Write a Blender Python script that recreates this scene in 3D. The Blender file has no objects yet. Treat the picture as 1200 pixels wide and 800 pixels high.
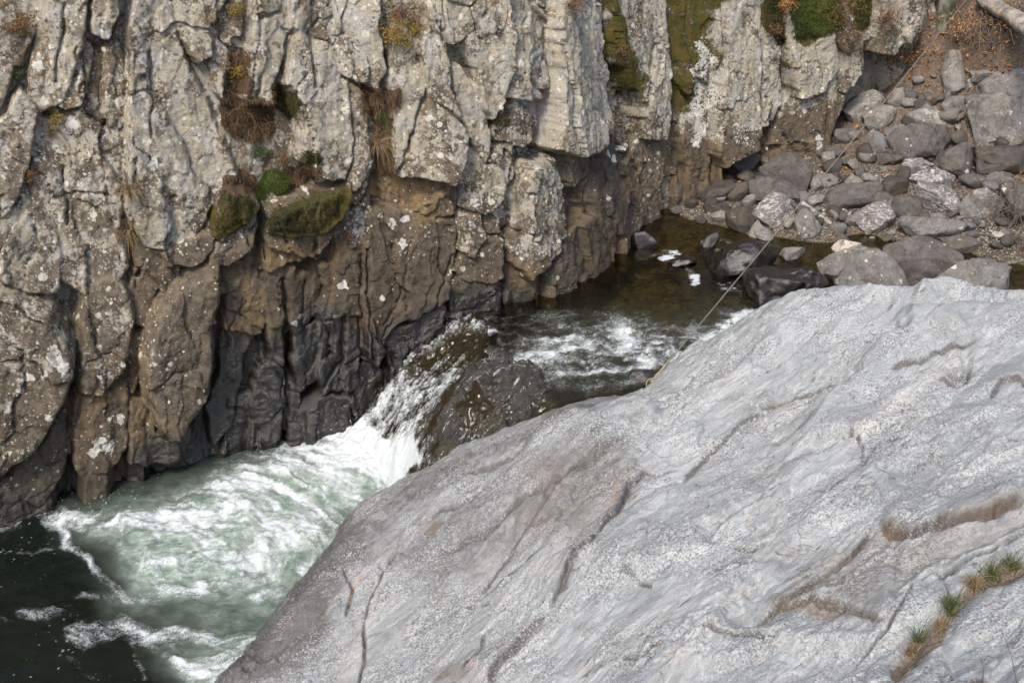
import bpy, bmesh, math, random
import numpy as np
from mathutils import Vector

# ------------------------------------------------------------------ camera, world, sun
S = bpy.context.scene
C = S.collection
CAM_H, PITCH, F = 6.0, math.radians(28.0), 1348.0          # focal length in pixels of a 1200 px wide picture
cam_d = bpy.data.cameras.new('camera')
cam_d.sensor_fit = 'HORIZONTAL'; cam_d.sensor_width = 36.0; cam_d.lens = F * 36.0 / 1200.0
cam_d.clip_start = 0.05; cam_d.clip_end = 2000.0
cam = bpy.data.objects.new('camera', cam_d); C.objects.link(cam)
cam.location = (0, 0, CAM_H); cam.rotation_euler = (math.pi / 2 - PITCH, 0, 0)
S.camera = cam

SUN_EL, SUN_AZ = math.radians(53), math.radians(-156)       # azimuth from +y towards +x: light comes from behind the camera
world = bpy.data.worlds.new('World'); S.world = world; world.use_nodes = True
wn = world.node_tree; wn.nodes.clear()
sky = wn.nodes.new('ShaderNodeTexSky'); sky.sky_type = 'NISHITA'; sky.sun_disc = False
sky.sun_elevation = SUN_EL; sky.sun_rotation = SUN_AZ; sky.dust_density = 3.0
hs = wn.nodes.new('ShaderNodeHueSaturation'); hs.inputs['Saturation'].default_value = 0.95
bg = wn.nodes.new('ShaderNodeBackground'); bg.inputs['Strength'].default_value = 0.105
wo = wn.nodes.new('ShaderNodeOutputWorld')
wn.links.new(sky.outputs[0], hs.inputs['Color']); wn.links.new(hs.outputs[0], bg.inputs['Color']); wn.links.new(bg.outputs[0], wo.inputs[0])
sun_d = bpy.data.lights.new('sun', 'SUN'); sun_d.energy = 1.4; sun_d.angle = math.radians(13); sun_d.color = (1.0, 0.91, 0.78)
sun = bpy.data.objects.new('sun', sun_d); C.objects.link(sun)
sdir = Vector((math.sin(SUN_AZ) * math.cos(SUN_EL), math.cos(SUN_AZ) * math.cos(SUN_EL), math.sin(SUN_EL)))
sun.rotation_euler = sdir.to_track_quat('Z', 'Y').to_euler(); sun.location = (0, 0, 20)

S.view_settings.view_transform = 'Standard'; S.view_settings.look = 'None'
S.view_settings.gamma = 1.0; S.view_settings.use_curve_mapping = False
S.view_settings.exposure = 1.28
S.render.engine = 'CYCLES'
S.cycles.use_denoising = True
S.cycles.max_bounces = 6; S.cycles.transparent_max_bounces = 8

# ------------------------------------------------------------------ pixels of the photograph <-> rays
CP, SP = math.cos(PITCH), math.sin(PITCH)
def ray(u, v):
    a = np.asarray(u, float) - 600.0; b = 400.0 - np.asarray(v, float)
    return np.stack([a, F * CP + b * SP, -F * SP + b * CP], -1)
def at_z(u, v, z):
    d = ray(u, v); t = (z - CAM_H) / d[..., 2]
    return d * t[..., None] + np.array([0, 0, CAM_H])
def proj(P):
    x = P[..., 0]; y = P[..., 1]; z = P[..., 2] - CAM_H
    dep = y * CP - z * SP; up = y * SP + z * CP
    dep = np.maximum(dep, 0.05)
    return 600 + F * x / dep, 400 - F * up / dep, dep

# ------------------------------------------------------------------ noise
def _h(ix, iy, iz, s):
    n = (ix * 374761393 + iy * 668265263 + iz * 2147483647 + s * 1274126177) & 0xffffffff
    n = ((n ^ (n >> 13)) * 1274126177) & 0xffffffff
    n = ((n ^ (n >> 16)) * 2246822519) & 0xffffffff
    return ((n ^ (n >> 15)) & 0xffffff) / float(0xffffff)
def vnoise(P, s=0):
    I = np.floor(P).astype(np.int64); f = P - I; f = f * f * f * (f * (f * 6 - 15) + 10)
    ix, iy, iz = I[..., 0], I[..., 1], I[..., 2]; fx, fy, fz = f[..., 0], f[..., 1], f[..., 2]
    def L(a, b, t): return a + (b - a) * t
    x0 = L(L(_h(ix, iy, iz, s), _h(ix + 1, iy, iz, s), fx), L(_h(ix, iy + 1, iz, s), _h(ix + 1, iy + 1, iz, s), fx), fy)
    iz = iz + 1
    x1 = L(L(_h(ix, iy, iz, s), _h(ix + 1, iy, iz, s), fx), L(_h(ix, iy + 1, iz, s), _h(ix + 1, iy + 1, iz, s), fx), fy)
    return L(x0, x1, fz) * 2 - 1
ROT = np.array([[0.36, 0.48, -0.8], [-0.8, 0.6, 0.0], [0.48, 0.64, 0.6]])
def fbm(P, sc=1.0, oc=4, s=0, gain=0.5, ridged=False):
    P = np.asarray(P, float) * sc; a = 1.0; out = 0; tot = 0
    for o in range(oc):
        n = vnoise(P, s + o * 17)
        if ridged: n = 1 - 2 * np.abs(n)
        out = out + a * n; tot += a; a *= gain; P = (P @ ROT) * 2.03 + 11.7
    return out / tot
def sstep(a, b, x):
    t = np.clip((x - a) / (b - a), 0, 1); return t * t * (3 - 2 * t)
def facet_noise(a, b, s):
    """broken-rock cells: a flat tilted facet per cell, and how near the joint between two cells lies"""
    ia = np.floor(a).astype(np.int64); ib = np.floor(b).astype(np.int64); f1 = np.full(a.shape, 1e9); f2 = f1.copy(); val = np.zeros(a.shape)
    for i in (-1, 0, 1):
        for j in (-1, 0, 1):
            ca, cb = ia + i, ib + j; z = ca * 0
            da = a - ca - .15 - .7 * _h(ca, cb, z, s); db = b - cb - .15 - .7 * _h(ca, cb, z + 1, s); d = da * da + db * db
            v = (_h(ca, cb, z + 2, s) - .5) + da * (_h(ca, cb, z + 3, s) - .5) * 2.0 + db * (_h(ca, cb, z + 4, s) - .5) * 1.4
            m = d < f1; f2 = np.where(m, f1, np.minimum(f2, d)); val = np.where(m, v, val); f1 = np.where(m, d, f1)
    return val, np.sqrt(f2) - np.sqrt(f1)
def xyz(u, v, w=0.0): return np.stack([u, v, np.full_like(u, w)], -1)

# ------------------------------------------------------------------ 2-d distances
def poly_sd(q, pts):
    """signed distance to a closed polygon, positive inside"""
    p = np.asarray(pts, float); n = len(p); d2 = np.full(len(q), 1e18); ins = np.zeros(len(q), bool)
    for i in range(n):
        a = p[i]; b = p[(i + 1) % n]; e = b - a; w = q - a
        t = np.clip((w @ e) / max(e @ e, 1e-9), 0, 1); r = w - t[:, None] * e
        d2 = np.minimum(d2, (r * r).sum(1))
        c = (a[1] > q[:, 1]) != (b[1] > q[:, 1])
        den = b[1] - a[1] if abs(b[1] - a[1]) > 1e-9 else 1e-9
        ins ^= c & (q[:, 0] < (b[0] - a[0]) * (q[:, 1] - a[1]) / den + a[0])
    d = np.sqrt(d2); return np.where(ins, d, -d)
def line_sd(q, pts):
    """distance to a polyline, side sign (+ = left of travel on the picture), fraction along"""
    p = np.asarray(pts, float); d2 = np.full(len(q), 1e18); sg = np.ones(len(q)); al = np.zeros(len(q)); n = len(p) - 1
    for i in range(n):
        a = p[i]; e = p[i + 1] - a; w = q - a
        t = np.clip((w @ e) / max(e @ e, 1e-9), 0, 1); r = w - t[:, None] * e; k = (r * r).sum(1)
        m = k < d2; d2[m] = k[m]
        sg[m] = np.where(e[0] * w[m, 1] - e[1] * w[m, 0] > 0, -1, 1); al[m] = (i + t[m]) / n
    return np.sqrt(d2), sg, al
def near(q, pts, r):
    p = np.asarray(pts, float)
    return np.nonzero((q[:, 0] > p[:, 0].min() - r) & (q[:, 0] < p[:, 0].max() + r) & (q[:, 1] > p[:, 1].min() - r) & (q[:, 1] < p[:, 1].max() + r))[0]
def tps(ctrl, X, Y):
    """thin plate spline z(x, y) through the control points"""
    c = np.asarray(ctrl, float); n = len(c)
    def U(r2): return np.where(r2 > 1e-12, 0.5 * r2 * np.log(np.maximum(r2, 1e-12)), 0)
    D = ((c[:, None, :2] - c[None, :, :2]) ** 2).sum(-1)
    A = np.zeros((n + 3, n + 3)); A[:n, :n] = U(D) + np.eye(n) * 0.01; A[:n, n] = 1; A[:n, n + 1:] = c[:, :2]
    A[n, :n] = 1; A[n + 1:, :n] = c[:, :2].T
    w = np.linalg.solve(A, np.concatenate([c[:, 2], [0, 0, 0]]))
    Z = w[n] + w[n + 1] * X + w[n + 2] * Y
    for i in range(n): Z = Z + w[i] * U((X - c[i, 0]) ** 2 + (Y - c[i, 1]) ** 2)
    return Z

# ------------------------------------------------------------------ meshes and objects
def mesh_np(name, V, faces, smooth=True):
    """faces: (n,3) or (n,4) index array"""
    me = bpy.data.meshes.new(name); faces = np.asarray(faces, np.int32); k = faces.shape[1]
    me.vertices.add(len(V)); me.vertices.foreach_set('co', np.asarray(V, np.float32).ravel())
    me.loops.add(faces.size); me.loops.foreach_set('vertex_index', faces.ravel())
    me.polygons.add(len(faces)); me.polygons.foreach_set('loop_start', np.arange(0, faces.size, k, dtype=np.int32))
    me.polygons.foreach_set('use_smooth', np.full(len(faces), smooth))
    me.update(calc_edges=True); return me
def grid_faces(nr, nc):
    i = np.arange(nr * nc).reshape(nr, nc)
    return np.stack([i[:-1, :-1], i[:-1, 1:], i[1:, 1:], i[1:, :-1]], -1).reshape(-1, 4)
def attr(me, name, cols):
    a = me.attributes.new(name, 'FLOAT_COLOR', 'POINT')
    c = np.ones((len(me.vertices), 4), np.float32)
    for i, x in enumerate(cols): c[:, i] = x
    a.data.foreach_set('color', c.ravel())
def link(name, me, mat=None, parent=None, loc=None):
    o = bpy.data.objects.new(name, me); C.objects.link(o)
    if mat is not None and me is not None: me.materials.clear(); me.materials.append(mat)
    if parent is not None: o.parent = parent
    if loc is not None: o.location = loc
    return o
def tag(o, label=None, cat=None, group=None, kind=None):
    if label: o['label'] = label
    if cat: o['category'] = cat
    if group: o['group'] = group
    if kind: o['kind'] = kind
    return o

# ------------------------------------------------------------------ node helper
class NT:
    def __init__(s, name):
        s.m = bpy.data.materials.new(name); s.m.use_nodes = True; s.t = s.m.node_tree; s.t.nodes.clear()
        s.out = s.t.nodes.new('ShaderNodeOutputMaterial')
        s.co = s.t.nodes.new('ShaderNodeTexCoord').outputs['Object']
    def put(s, inp, v):
        if isinstance(v, bpy.types.NodeSocket): s.t.links.new(v, inp)
        elif isinstance(v, (tuple, list)):
            v = tuple(v); n = len(inp.default_value)
            inp.default_value = (v + (1.0,))[:n] if len(v) < n else v[:n]
        else: inp.default_value = v
    def node(s, typ, **kw):
        n = s.t.nodes.new(typ)
        for k, v in kw.items():
            if k[0] == '_': setattr(n, k[1:], v)
        for k, v in kw.items():
            if k[0] != '_': s.put(n.inputs[k.replace('__', ' ')], v)
        return n
    def math(s, op, a, b=0.0, c=0.0):
        n = s.t.nodes.new('ShaderNodeMath'); n.operation = op
        s.put(n.inputs[0], a); s.put(n.inputs[1], b); s.put(n.inputs[2], c); return n.outputs[0]
    def mul(s, a, b): return s.math('MULTIPLY', a, b)
    def add(s, a, b): return s.math('ADD', a, b)
    def sub(s, a, b): return s.math('SUBTRACT', a, b)
    def noise(s, sc, det=4, rough=0.55, co=None, dist=0.0):
        n = s.node('ShaderNodeTexNoise', Vector=co or s.co, Scale=sc, Detail=det, Roughness=rough, Distortion=dist); return n.outputs[0]
    def voro(s, sc, feat='F1', co=None, rnd=1.0):
        return s.node('ShaderNodeTexVoronoi', _feature=feat, Vector=co or s.co, Scale=sc, Randomness=rnd)
    def scale(s, vec, co=None, rot=(0, 0, 0)):
        return s.node('ShaderNodeMapping', Vector=co or s.co, Scale=vec, Rotation=rot).outputs[0]
    def step(s, x, a, b):
        return s.node('ShaderNodeMapRange', _interpolation_type='SMOOTHSTEP', Value=x, From__Min=a, From__Max=b).outputs[0]
    def mix(s, f, a, b, mode='MIX'):
        n = s.t.nodes.new('ShaderNodeMix'); n.data_type = 'RGBA'; n.blend_type = mode
        s.put(n.inputs[0], f); s.put(n.inputs[6], a); s.put(n.inputs[7], b); return n.outputs[2]
    def fmix(s, f, a, b):
        n = s.t.nodes.new('ShaderNodeMix'); n.data_type = 'FLOAT'
        s.put(n.inputs[0], f); s.put(n.inputs[2], a); s.put(n.inputs[3], b); return n.outputs[0]
    def att(s, name):
        a = s.node('ShaderNodeAttribute', _attribute_name=name); q = s.t.nodes.new('ShaderNodeSeparateColor')
        s.t.links.new(a.outputs['Color'], q.inputs[0]); return q.outputs[0], q.outputs[1], q.outputs[2], a.outputs['Alpha']
    def bump(s, h, strength=0.5, dist=0.02, nrm=None):
        n = s.node('ShaderNodeBump', Strength=strength, Distance=dist, Height=h)
        if nrm: s.t.links.new(nrm, n.inputs['Normal'])
        return n.outputs[0]
    def pbsdf(s, col, rough=0.8, nrm=None, **kw):
        n = s.t.nodes.new('ShaderNodeBsdfPrincipled'); s.put(n.inputs['Base Color'], col); s.put(n.inputs['Roughness'], rough)
        if nrm: s.t.links.new(nrm, n.inputs['Normal'])
        for k, v in kw.items(): s.put(n.inputs[k.replace('__', ' ')], v)
        return n.outputs[0]
    def done(s, sh): s.t.links.new(sh, s.out.inputs[0]); return s.m
# ------------------------------------------------------------------ materials
def rock_material(name, dark=(0.027, 0.021, 0.016), light=(0.175, 0.158, 0.136), warm=(0.105, 0.080, 0.056), lich=0.0, wetc=0.0, painted=False, vein=0.0, rnd=False, fine=1.0):
    """weathered rock: mottled grain, crust lichen, moss, wet film; painted=True reads the rock's own stain map (attributes A and B)"""
    t = NT(name); co = t.co
    if rnd:
        oi = t.node('ShaderNodeObjectInfo')
        co = t.node('ShaderNodeVectorMath', _operation='ADD').outputs[0]
        nd = co.node; t.put(nd.inputs[0], t.co)
        sc = t.node('ShaderNodeVectorMath', _operation='SCALE'); t.put(sc.inputs[0], (17.0, 31.0, 11.0)); t.put(sc.inputs['Scale'], oi.outputs['Random']); t.put(nd.inputs[1], sc.outputs[0])
    if painted:
        L, M, W, O = t.att('A'); T, G, Wh, _ = t.att('B')
    else:
        L, M, W, O, T, G, Wh = lich, 0.0, wetc, 0.0, 0.45, 0.5, 0.0
    big = t.noise(2.2, 6, .6, co); mid = t.noise(9, 6, .65, co); fin = t.noise(60, 4, .7, co); grain = t.noise(190, 3, .6, co)
    col = t.mix(t.step(t.add(t.mul(mid, .6), t.mul(fin, .4)), .32, .68), dark, light)
    col = t.mix(t.mul(t.step(big, .35, .7), t.sub(1.0, t.mul(T, 0.9))), col, warm)
    col = t.mix(t.sub(1.0, T), col, t.mix(1.0, col, (1.0, .86, .70), 'MULTIPLY'))
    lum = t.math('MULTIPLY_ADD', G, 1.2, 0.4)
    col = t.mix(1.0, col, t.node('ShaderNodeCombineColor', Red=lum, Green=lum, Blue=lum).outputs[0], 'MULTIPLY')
    col = t.mix(t.mul(t.step(grain, .56, .70), .35), col, (.30, .28, .25))
    col = t.mix(t.mul(t.step(grain, .44, .30), .5), col, (.035, .03, .026))
    pale = (.40, .385, .345)
    # ochre / iron stain
    col = t.mix(t.mul(O, t.step(t.add(mid, t.mul(big, .3)), .42, .72)), col, (.22, .148, .07))
    # crust lichen: broad pale film, rosettes, small dots
    n1 = t.add(t.mul(t.noise(3.4, 7, .68, co), .62), t.mul(t.noise(21, 5, .7, co), .38))
    th = t.sub(.735, t.mul(L, .42))
    film = t.step(t.sub(n1, th), -.022, .02)
    warp = t.node('ShaderNodeVectorMath', _operation='ADD'); wq = t.node('ShaderNodeTexNoise', Vector=co, Scale=30, Detail=4)
    ws = t.node('ShaderNodeVectorMath', _operation='SCALE'); t.put(ws.inputs[0], wq.outputs['Color']); t.put(ws.inputs['Scale'], .035)
    t.put(warp.inputs[0], co); t.put(warp.inputs[1], ws.outputs[0]); wc = warp.outputs[0]
    def spots(sc, size, keep):
        v = t.voro(sc, 'F1', wc); rs = t.node('ShaderNodeSeparateColor', Color=v.outputs['Color'])
        r = t.mul(t.math('MULTIPLY_ADD', rs.outputs[1], .7, .3), size)
        on = t.step(t.sub(t.add(t.sub(keep, .035), t.mul(t.sub(big, .5), .5)), rs.outputs[0]), -.02, .02)
        return t.mul(on, t.step(t.sub(v.outputs['Distance'], r), .05, -.05))
    sk = .45 if rnd else 1.0; s1 = spots(9.0, .42, t.mul(L, .50 * sk)); s2 = spots(24.0, .42, t.mul(L, .55 * sk)); s3 = spots(60.0, .40, t.mul(L, .45 * sk))
    tint = t.mix(t.step(t.noise(5, 5, .6, co), .36, .60), (.455, .445, .415), (.43, .395, .305))
    tint = t.mix(t.step(fin, .35, .7), t.mix(1.0, tint, (.74, .73, .72), 'MULTIPLY'), tint)
    col = t.mix(t.mul(film, .74), col, tint)
    sp = t.math('MAXIMUM', t.math('MAXIMUM', s1, s2), s3)
    col = t.mix(t.mul(sp, .85), col, t.mix(t.noise(14, 2, .5, co), (.44, .42, .35), (.58, .56, .50)))
    # white crust where painted
    whm = t.step(t.sub(t.add(t.add(t.mul(t.noise(13, 5, .7, co), .5), t.mul(t.noise(48, 4, .65, co), .3)), t.mul(t.sub(1.0, t.voro(38, 'F1', wc).outputs['Distance']), .26)), t.sub(.99, t.mul(Wh, .52))), -.025, .025)
    col = t.mix(t.mul(whm, .92), col, t.mix(fin, (.42, .41, .375), (.60, .59, .55)))
    ol = t.mul(t.step(t.noise(2.7, 6, .68, co), .50, .64), t.mul(L, .55)); col = t.mix(ol, col, t.mix(mid, (.12, .098, .05), (.27, .235, .15)))
    # black crust and pits
    blk = t.mul(t.step(t.noise(24, 6, .72, co), .56, .64), t.step(t.noise(3.1, 4, .6, t.scale((1, 1, .6), co)), .42, .56))
    col = t.mix(t.mul(blk, .85), col, (.03, .027, .022))
    pat = t.step(t.noise(4.6, 6, .7, t.scale((1.6, 1.6, .55), co), .4), .53, .64); col = t.mix(t.mul(pat, .6), col, t.mix(T, (.06, .045, .032), (.085, .078, .068)))
    if vein:
        vn = t.noise(4.5, 5, .6, t.scale((1, 1.3, 2.2), co), 1.2)
        col = t.mix(t.mul(t.step(t.math('ABSOLUTE', t.sub(vn, .5)), .035, .0), vein), col, (.52, .52, .53))
        vs = t.noise(7, 6, .6, t.scale((1, 1, 3), co), .6)
        col = t.mix(t.mul(t.step(vs, .58, .72), vein * .6), col, (.40, .40, .42))
    # moss
    if painted:
        mn = t.add(t.mul(t.noise(7, 8, .65, co), .6), t.mul(t.noise(45, 5, .7, co), .4))
        mm = t.mul(t.step(t.sub(mn, t.sub(.86, t.mul(M, .66))), -.04, .05), t.sub(1.0, t.mul(whm, .9)))
        mcol = t.mix(t.step(t.noise(6, 5, .6, co), .38, .62), (.040, .046, .008), (.10, .072, .016))
        mcol = t.mix(t.step(fin, .4, .75), mcol, (.12, .105, .03))
        col = t.mix(mm, col, mcol)
    # wet film
    dry = t.math('MULTIPLY_ADD', W, -.86, 1.0)
    col = t.mix(1.0, col, t.node('ShaderNodeCombineColor', Red=dry, Green=dry, Blue=dry).outputs[0], 'MULTIPLY')
    rough = t.fmix(W, .88, .12)
    h = t.add(t.add(t.mul(mid, .38), t.mul(fin, .26)), t.mul(grain, .12))
    if painted: h = t.add(h, t.mul(mm, t.mul(t.noise(160, 4, .7, co), .8)))
    return t.done(t.pbsdf(col, rough, t.bump(h, .75, .05 * fine), Specular__IOR__Level=t.fmix(W, .2, .75)))

M_cliff = rock_material('cliff_rock', painted=True)
M_stone = rock_material('brown_stone', dark=(.042, .037, .034), light=(.152, .156, .166), warm=(.098, .094, .096), lich=.14, rnd=True, fine=.6)
M_grey = rock_material('grey_stone', dark=(.085, .082, .08), light=(.235, .25, .275), warm=(.155, .158, .162), lich=.34, rnd=True, fine=.6)
M_pale = rock_material('lichened_stone', dark=(.11, .112, .118), light=(.285, .29, .30), warm=(.21, .205, .195), lich=.42, rnd=True, fine=.6)
M_vein = rock_material('veined_stone', dark=(.075, .075, .08), light=(.21, .21, .22), warm=(.19, .175, .165), lich=.22, vein=.75, rnd=True, fine=.6)
M_dark = rock_material('damp_dark_stone', dark=(.032, .031, .032), light=(.11, .105, .106), warm=(.11, .085, .065), lich=.05, wetc=.35, rnd=True, fine=.6)
M_wet = rock_material('wet_stone', dark=(.025, .022, .02), light=(.09, .08, .07), warm=(.10, .065, .035), lich=0, wetc=.95, rnd=True, fine=.6)
def streaming_material(ang):
    t = NT('streaming_wet_stone'); co = t.scale((1, 1, 1), t.co, (0, 0, -ang))          # x runs with the water
    n1 = t.noise(9, 7, .68); n2 = t.noise(34, 6, .7); n3 = t.noise(3, 5, .6)
    col = t.mix(t.step(t.add(t.mul(n1, .6), t.mul(n2, .4)), .36, .66), (.010, .009, .008), (.060, .050, .040)); col = t.mix(t.mul(t.step(n3, .5, .65), .7), col, (.045, .036, .014))
    s1 = t.noise(4, 8, .72, t.scale((1.0, 5.0, 1.0), co), .5); s2 = t.noise(60, 5, .7)
    f = t.mul(t.step(t.add(t.mul(s1, .7), t.mul(s2, .3)), .545, .62), .85); col = t.mix(f, col, (.50, .53, .55))
    h = t.add(t.add(t.mul(n1, .6), t.mul(n2, .35)), t.mul(s1, .5))
    return t.done(t.pbsdf(col, t.fmix(f, .14, .5), t.bump(h, .9, .07), Specular__IOR__Level=.7))
M_white = rock_material('white_stone', dark=(.36, .35, .34), light=(.60, .59, .57), warm=(.5, .47, .42), lich=.3, rnd=True, fine=.5)
M_tan = rock_material('tan_stone', dark=(.14, .09, .055), light=(.32, .22, .14), warm=(.33, .2, .1), lich=.05, rnd=True, fine=.5)

def granite_material():
    t = NT('pale_granite'); co = t.co
    D, B, V, Wt = t.att('A'); O, G, K, _ = t.att('B')      # dark stain and painted shade, brown stain, pale vein, wet ; orange, dirt, grain contrast
    # foliation: coordinates stretched along the grain of the rock
    fol = t.scale((1, 1, 1), co, (0, 0, math.radians(FOL)))
    st = t.scale((.22, 1.6, 1.0), fol)
    s1 = t.noise(3.2, 7, .64, st, .7); s2 = t.noise(10, 7, .68, st, .5); s3 = t.noise(34, 5, .6, t.scale((.4, 1.3, 1), fol))
    m1 = t.noise(1.3, 6, .6, co); m2 = t.noise(6, 8, .65, co); g1 = t.noise(62, 4, .7, co); g2 = t.noise(170, 3, .65, co)
    base = t.mix(t.step(t.add(t.mul(s1, .6), t.mul(m1, .4)), .36, .62), (.198, .215, .222), (.312, .335, .345))
    base = t.mix(t.mul(t.step(s2, .52, .72), .32), base, (.47, .475, .485))
    base = t.mix(t.mul(t.step(s2, .48, .30), .40), base, (.15, .147, .148))
    base = t.mix(t.mul(t.step(s3, .54, .72), .22), base, (.52, .52, .52)); base = t.mix(t.mul(t.step(s3, .46, .30), .3), base, (.13, .13, .135))
    base = t.mix(t.mul(t.step(m2, .52, .66), .45), base, (.30, .28, .255))
    base = t.mix(t.mul(t.step(t.noise(2.6, 6, .7, co), .54, .66), .45), base, (.17, .155, .145))
    gm = t.math('MULTIPLY_ADD', t.step(t.noise(1.9, 4, .6, co), .38, .62), .92, .08)
    pv = t.noise(1.6, 6, .6, t.scale((.25, 1.5, 1), fol), .8); base = t.mix(t.mul(t.step(t.math('ABSOLUTE', t.sub(pv, .5)), .022, .003), .38), base, (.50, .49, .475))
    ck = t.noise(1.1, 5, .55, t.scale((.35, 1.2, 1), fol), 1.2); base = t.mix(t.mul(t.step(t.math('ABSOLUTE', t.sub(ck, .52)), .006, .001), t.mul(t.step(m2, .44, .56), .8)), base, (.06, .052, .045))
    base = t.mix(V, base, (.55, .52, .48))
    db = t.mul(D, t.add(1.0, t.mul(t.sub(t.add(t.mul(m2, .5), t.mul(t.noise(17, 7, .7, co), .5)), .5), 5.0)))
    base = t.mix(t.math('MINIMUM', t.math('MAXIMUM', db, 0.0), .9), base, (.075, .066, .064))
    # salt and pepper grain
    base = t.mix(t.mul(t.mul(t.step(g1, .53, .61), .6), gm), base, (.54, .545, .55))
    base = t.mix(t.mul(t.mul(t.step(g1, .475, .39), .85), gm), base, (.07, .068, .07))
    base = t.mix(t.mul(t.step(g2, .54, .64), .25), base, (.56, .56, .56))
    base = t.mix(t.mul(t.step(g2, .45, .34), .50), base, (.07, .068, .07))
    blk = t.mul(t.step(t.noise(30, 8, .72, co), .60, .68), t.step(t.noise(1.7, 5, .6, co), .5, .62))
    base = t.mix(t.mul(blk, .5), base, (.07, .062, .055))
    bb = t.add(B, t.mul(t.sub(m2, .5), t.mul(B, 1.6)))
    base = t.mix(t.math('MINIMUM', t.math('MAXIMUM', bb, 0.0), .85), base, (.115, .085, .052))
    base = t.mix(t.mul(O, t.step(t.noise(30, 5, .7, co), .46, .62)), base, (.28, .15, .075))
    base = t.mix(t.mul(G, t.math('MULTIPLY_ADD', t.noise(40, 6, .7, co), 1.0, .35)), base, t.mix(t.step(g1, .4, .6), (.05, .036, .02), (.16, .115, .065)))
    dry = t.math('MULTIPLY_ADD', Wt, -.5, 1.0)
    base = t.mix(1.0, base, t.node('ShaderNodeCombineColor', Red=dry, Green=dry, Blue=dry).outputs[0], 'MULTIPLY')
    h = t.add(t.add(t.mul(s1, .5), t.mul(s2, .45)), t.add(t.mul(m2, .35), t.mul(g1, .10)))
    h = t.add(h, t.mul(t.noise(22, 8, .7, co), .35)); h = t.add(h, t.mul(g2, .05))
    return t.done(t.pbsdf(base, t.fmix(Wt, .8, .2), t.bump(h, .7, .028), Specular__IOR__Level=.3))

def water_material():
    t = NT('river_water'); co = t.co
    Fm, Ae, Cl, Br = t.att('A')                             # foam, aerated green, clear, brown tint
    f1 = t.noise(22, 6, .65, co); f2 = t.noise(70, 4, .65, co); f3 = t.noise(6, 6, .6, co)
    deep = t.mix(Br, (.005, .008, .006), (.020, .015, .007))
    aer = t.mix(t.step(f3, .3, .7), (.14, .195, .155), (.29, .355, .305))
    base = t.mix(Ae, deep, aer)
    fm = t.step(t.add(Fm, t.mul(t.add(t.mul(t.sub(f1, .5), .8), t.mul(t.sub(f2, .5), 1.1)), t.step(Fm, .0, .35))), .10, .95)
    base = t.mix(fm, base, t.mix(f2, (.40, .45, .47), (.60, .63, .645)))
    rough = t.fmix(fm, t.fmix(Br, .06, .10), .62)
    h = t.add(t.mul(t.noise(5, 4, .55, co, .4), .7), t.mul(t.noise(17, 4, .6, co, .3), .3))
    hb = t.bump(h, .35, .05)
    hb = t.bump(t.add(f1, t.mul(f2, .6)), t.mul(fm, .5), .02, hb)
    body = t.pbsdf(base, rough, hb, IOR=1.33, Specular__IOR__Level=.5)
    tr = t.node('ShaderNodeBsdfTransparent', Color=(.50, .46, .28)).outputs[0]
    gl = t.node('ShaderNodeBsdfGlossy', Color=(1, 1, 1), Roughness=.05, Normal=hb).outputs[0]
    fr = t.node('ShaderNodeFresnel', IOR=1.33, Normal=hb).outputs[0]
    mx = t.node('ShaderNodeMixShader'); t.put(mx.inputs[0], fr); t.put(mx.inputs[1], tr); t.put(mx.inputs[2], gl)
    m2 = t.node('ShaderNodeMixShader'); t.put(m2.inputs[0], t.mul(Cl, t.sub(1.0, fm))); t.put(m2.inputs[1], body); t.put(m2.inputs[2], mx.outputs[0])
    return t.done(m2.outputs[0])

def bed_material():
    t = NT('gravel_bank'); co = t.co
    U, Lf, Gv, _ = t.att('A')                               # under water, leaf litter, gravel
    v = t.voro(16, 'F1'); v2 = t.voro(38, 'F1'); n = t.noise(3, 6, .65); n2 = t.noise(50, 5, .7)
    r = t.node('ShaderNodeSeparateColor', Color=v.outputs['Color']).outputs[0]; r2 = t.node('ShaderNodeSeparateColor', Color=v2.outputs['Color']).outputs[0]
    soil = t.mix(t.step(n, .35, .65), (.055, .043, .032), (.14, .10, .07)); soil = t.mix(t.mul(t.step(n2, .5, .7), .5), soil, (.22, .18, .14))
    peb = t.mix(r2, (.11, .10, .09), (.46, .42, .37))
    col = t.mix(Gv, soil, t.mix(t.step(v2.outputs['Distance'], .55, .25), (.05, .04, .03), peb))
    lv = t.mul(Lf, t.step(t.node('ShaderNodeSeparateColor', Color=t.voro(26).outputs['Color']).outputs[1], .45, .5))
    col = t.mix(t.mul(lv, .8), col, t.mix(r2, (.085, .045, .024), (.19, .11, .06)))
    uw = t.mix(t.step(t.add(t.mul(n, .6), t.mul(r, .4)), .34, .62), (.020, .018, .009), (.125, .098, .036))
    uw = t.mix(t.mul(t.step(v.outputs['Distance'], .5, .8), .5), uw, (.02, .015, .006))
    uw = t.mix(t.step(t.noise(1.6, 5, .6), .5, .64), uw, (.06, .065, .018))
    col = t.mix(U, col, uw)
    h = t.add(t.mul(t.sub(1.0, v2.outputs['Distance']), Gv), t.mul(n2, .5))
    return t.done(t.pbsdf(col, .85, t.bump(h, .7, .04)))

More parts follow.
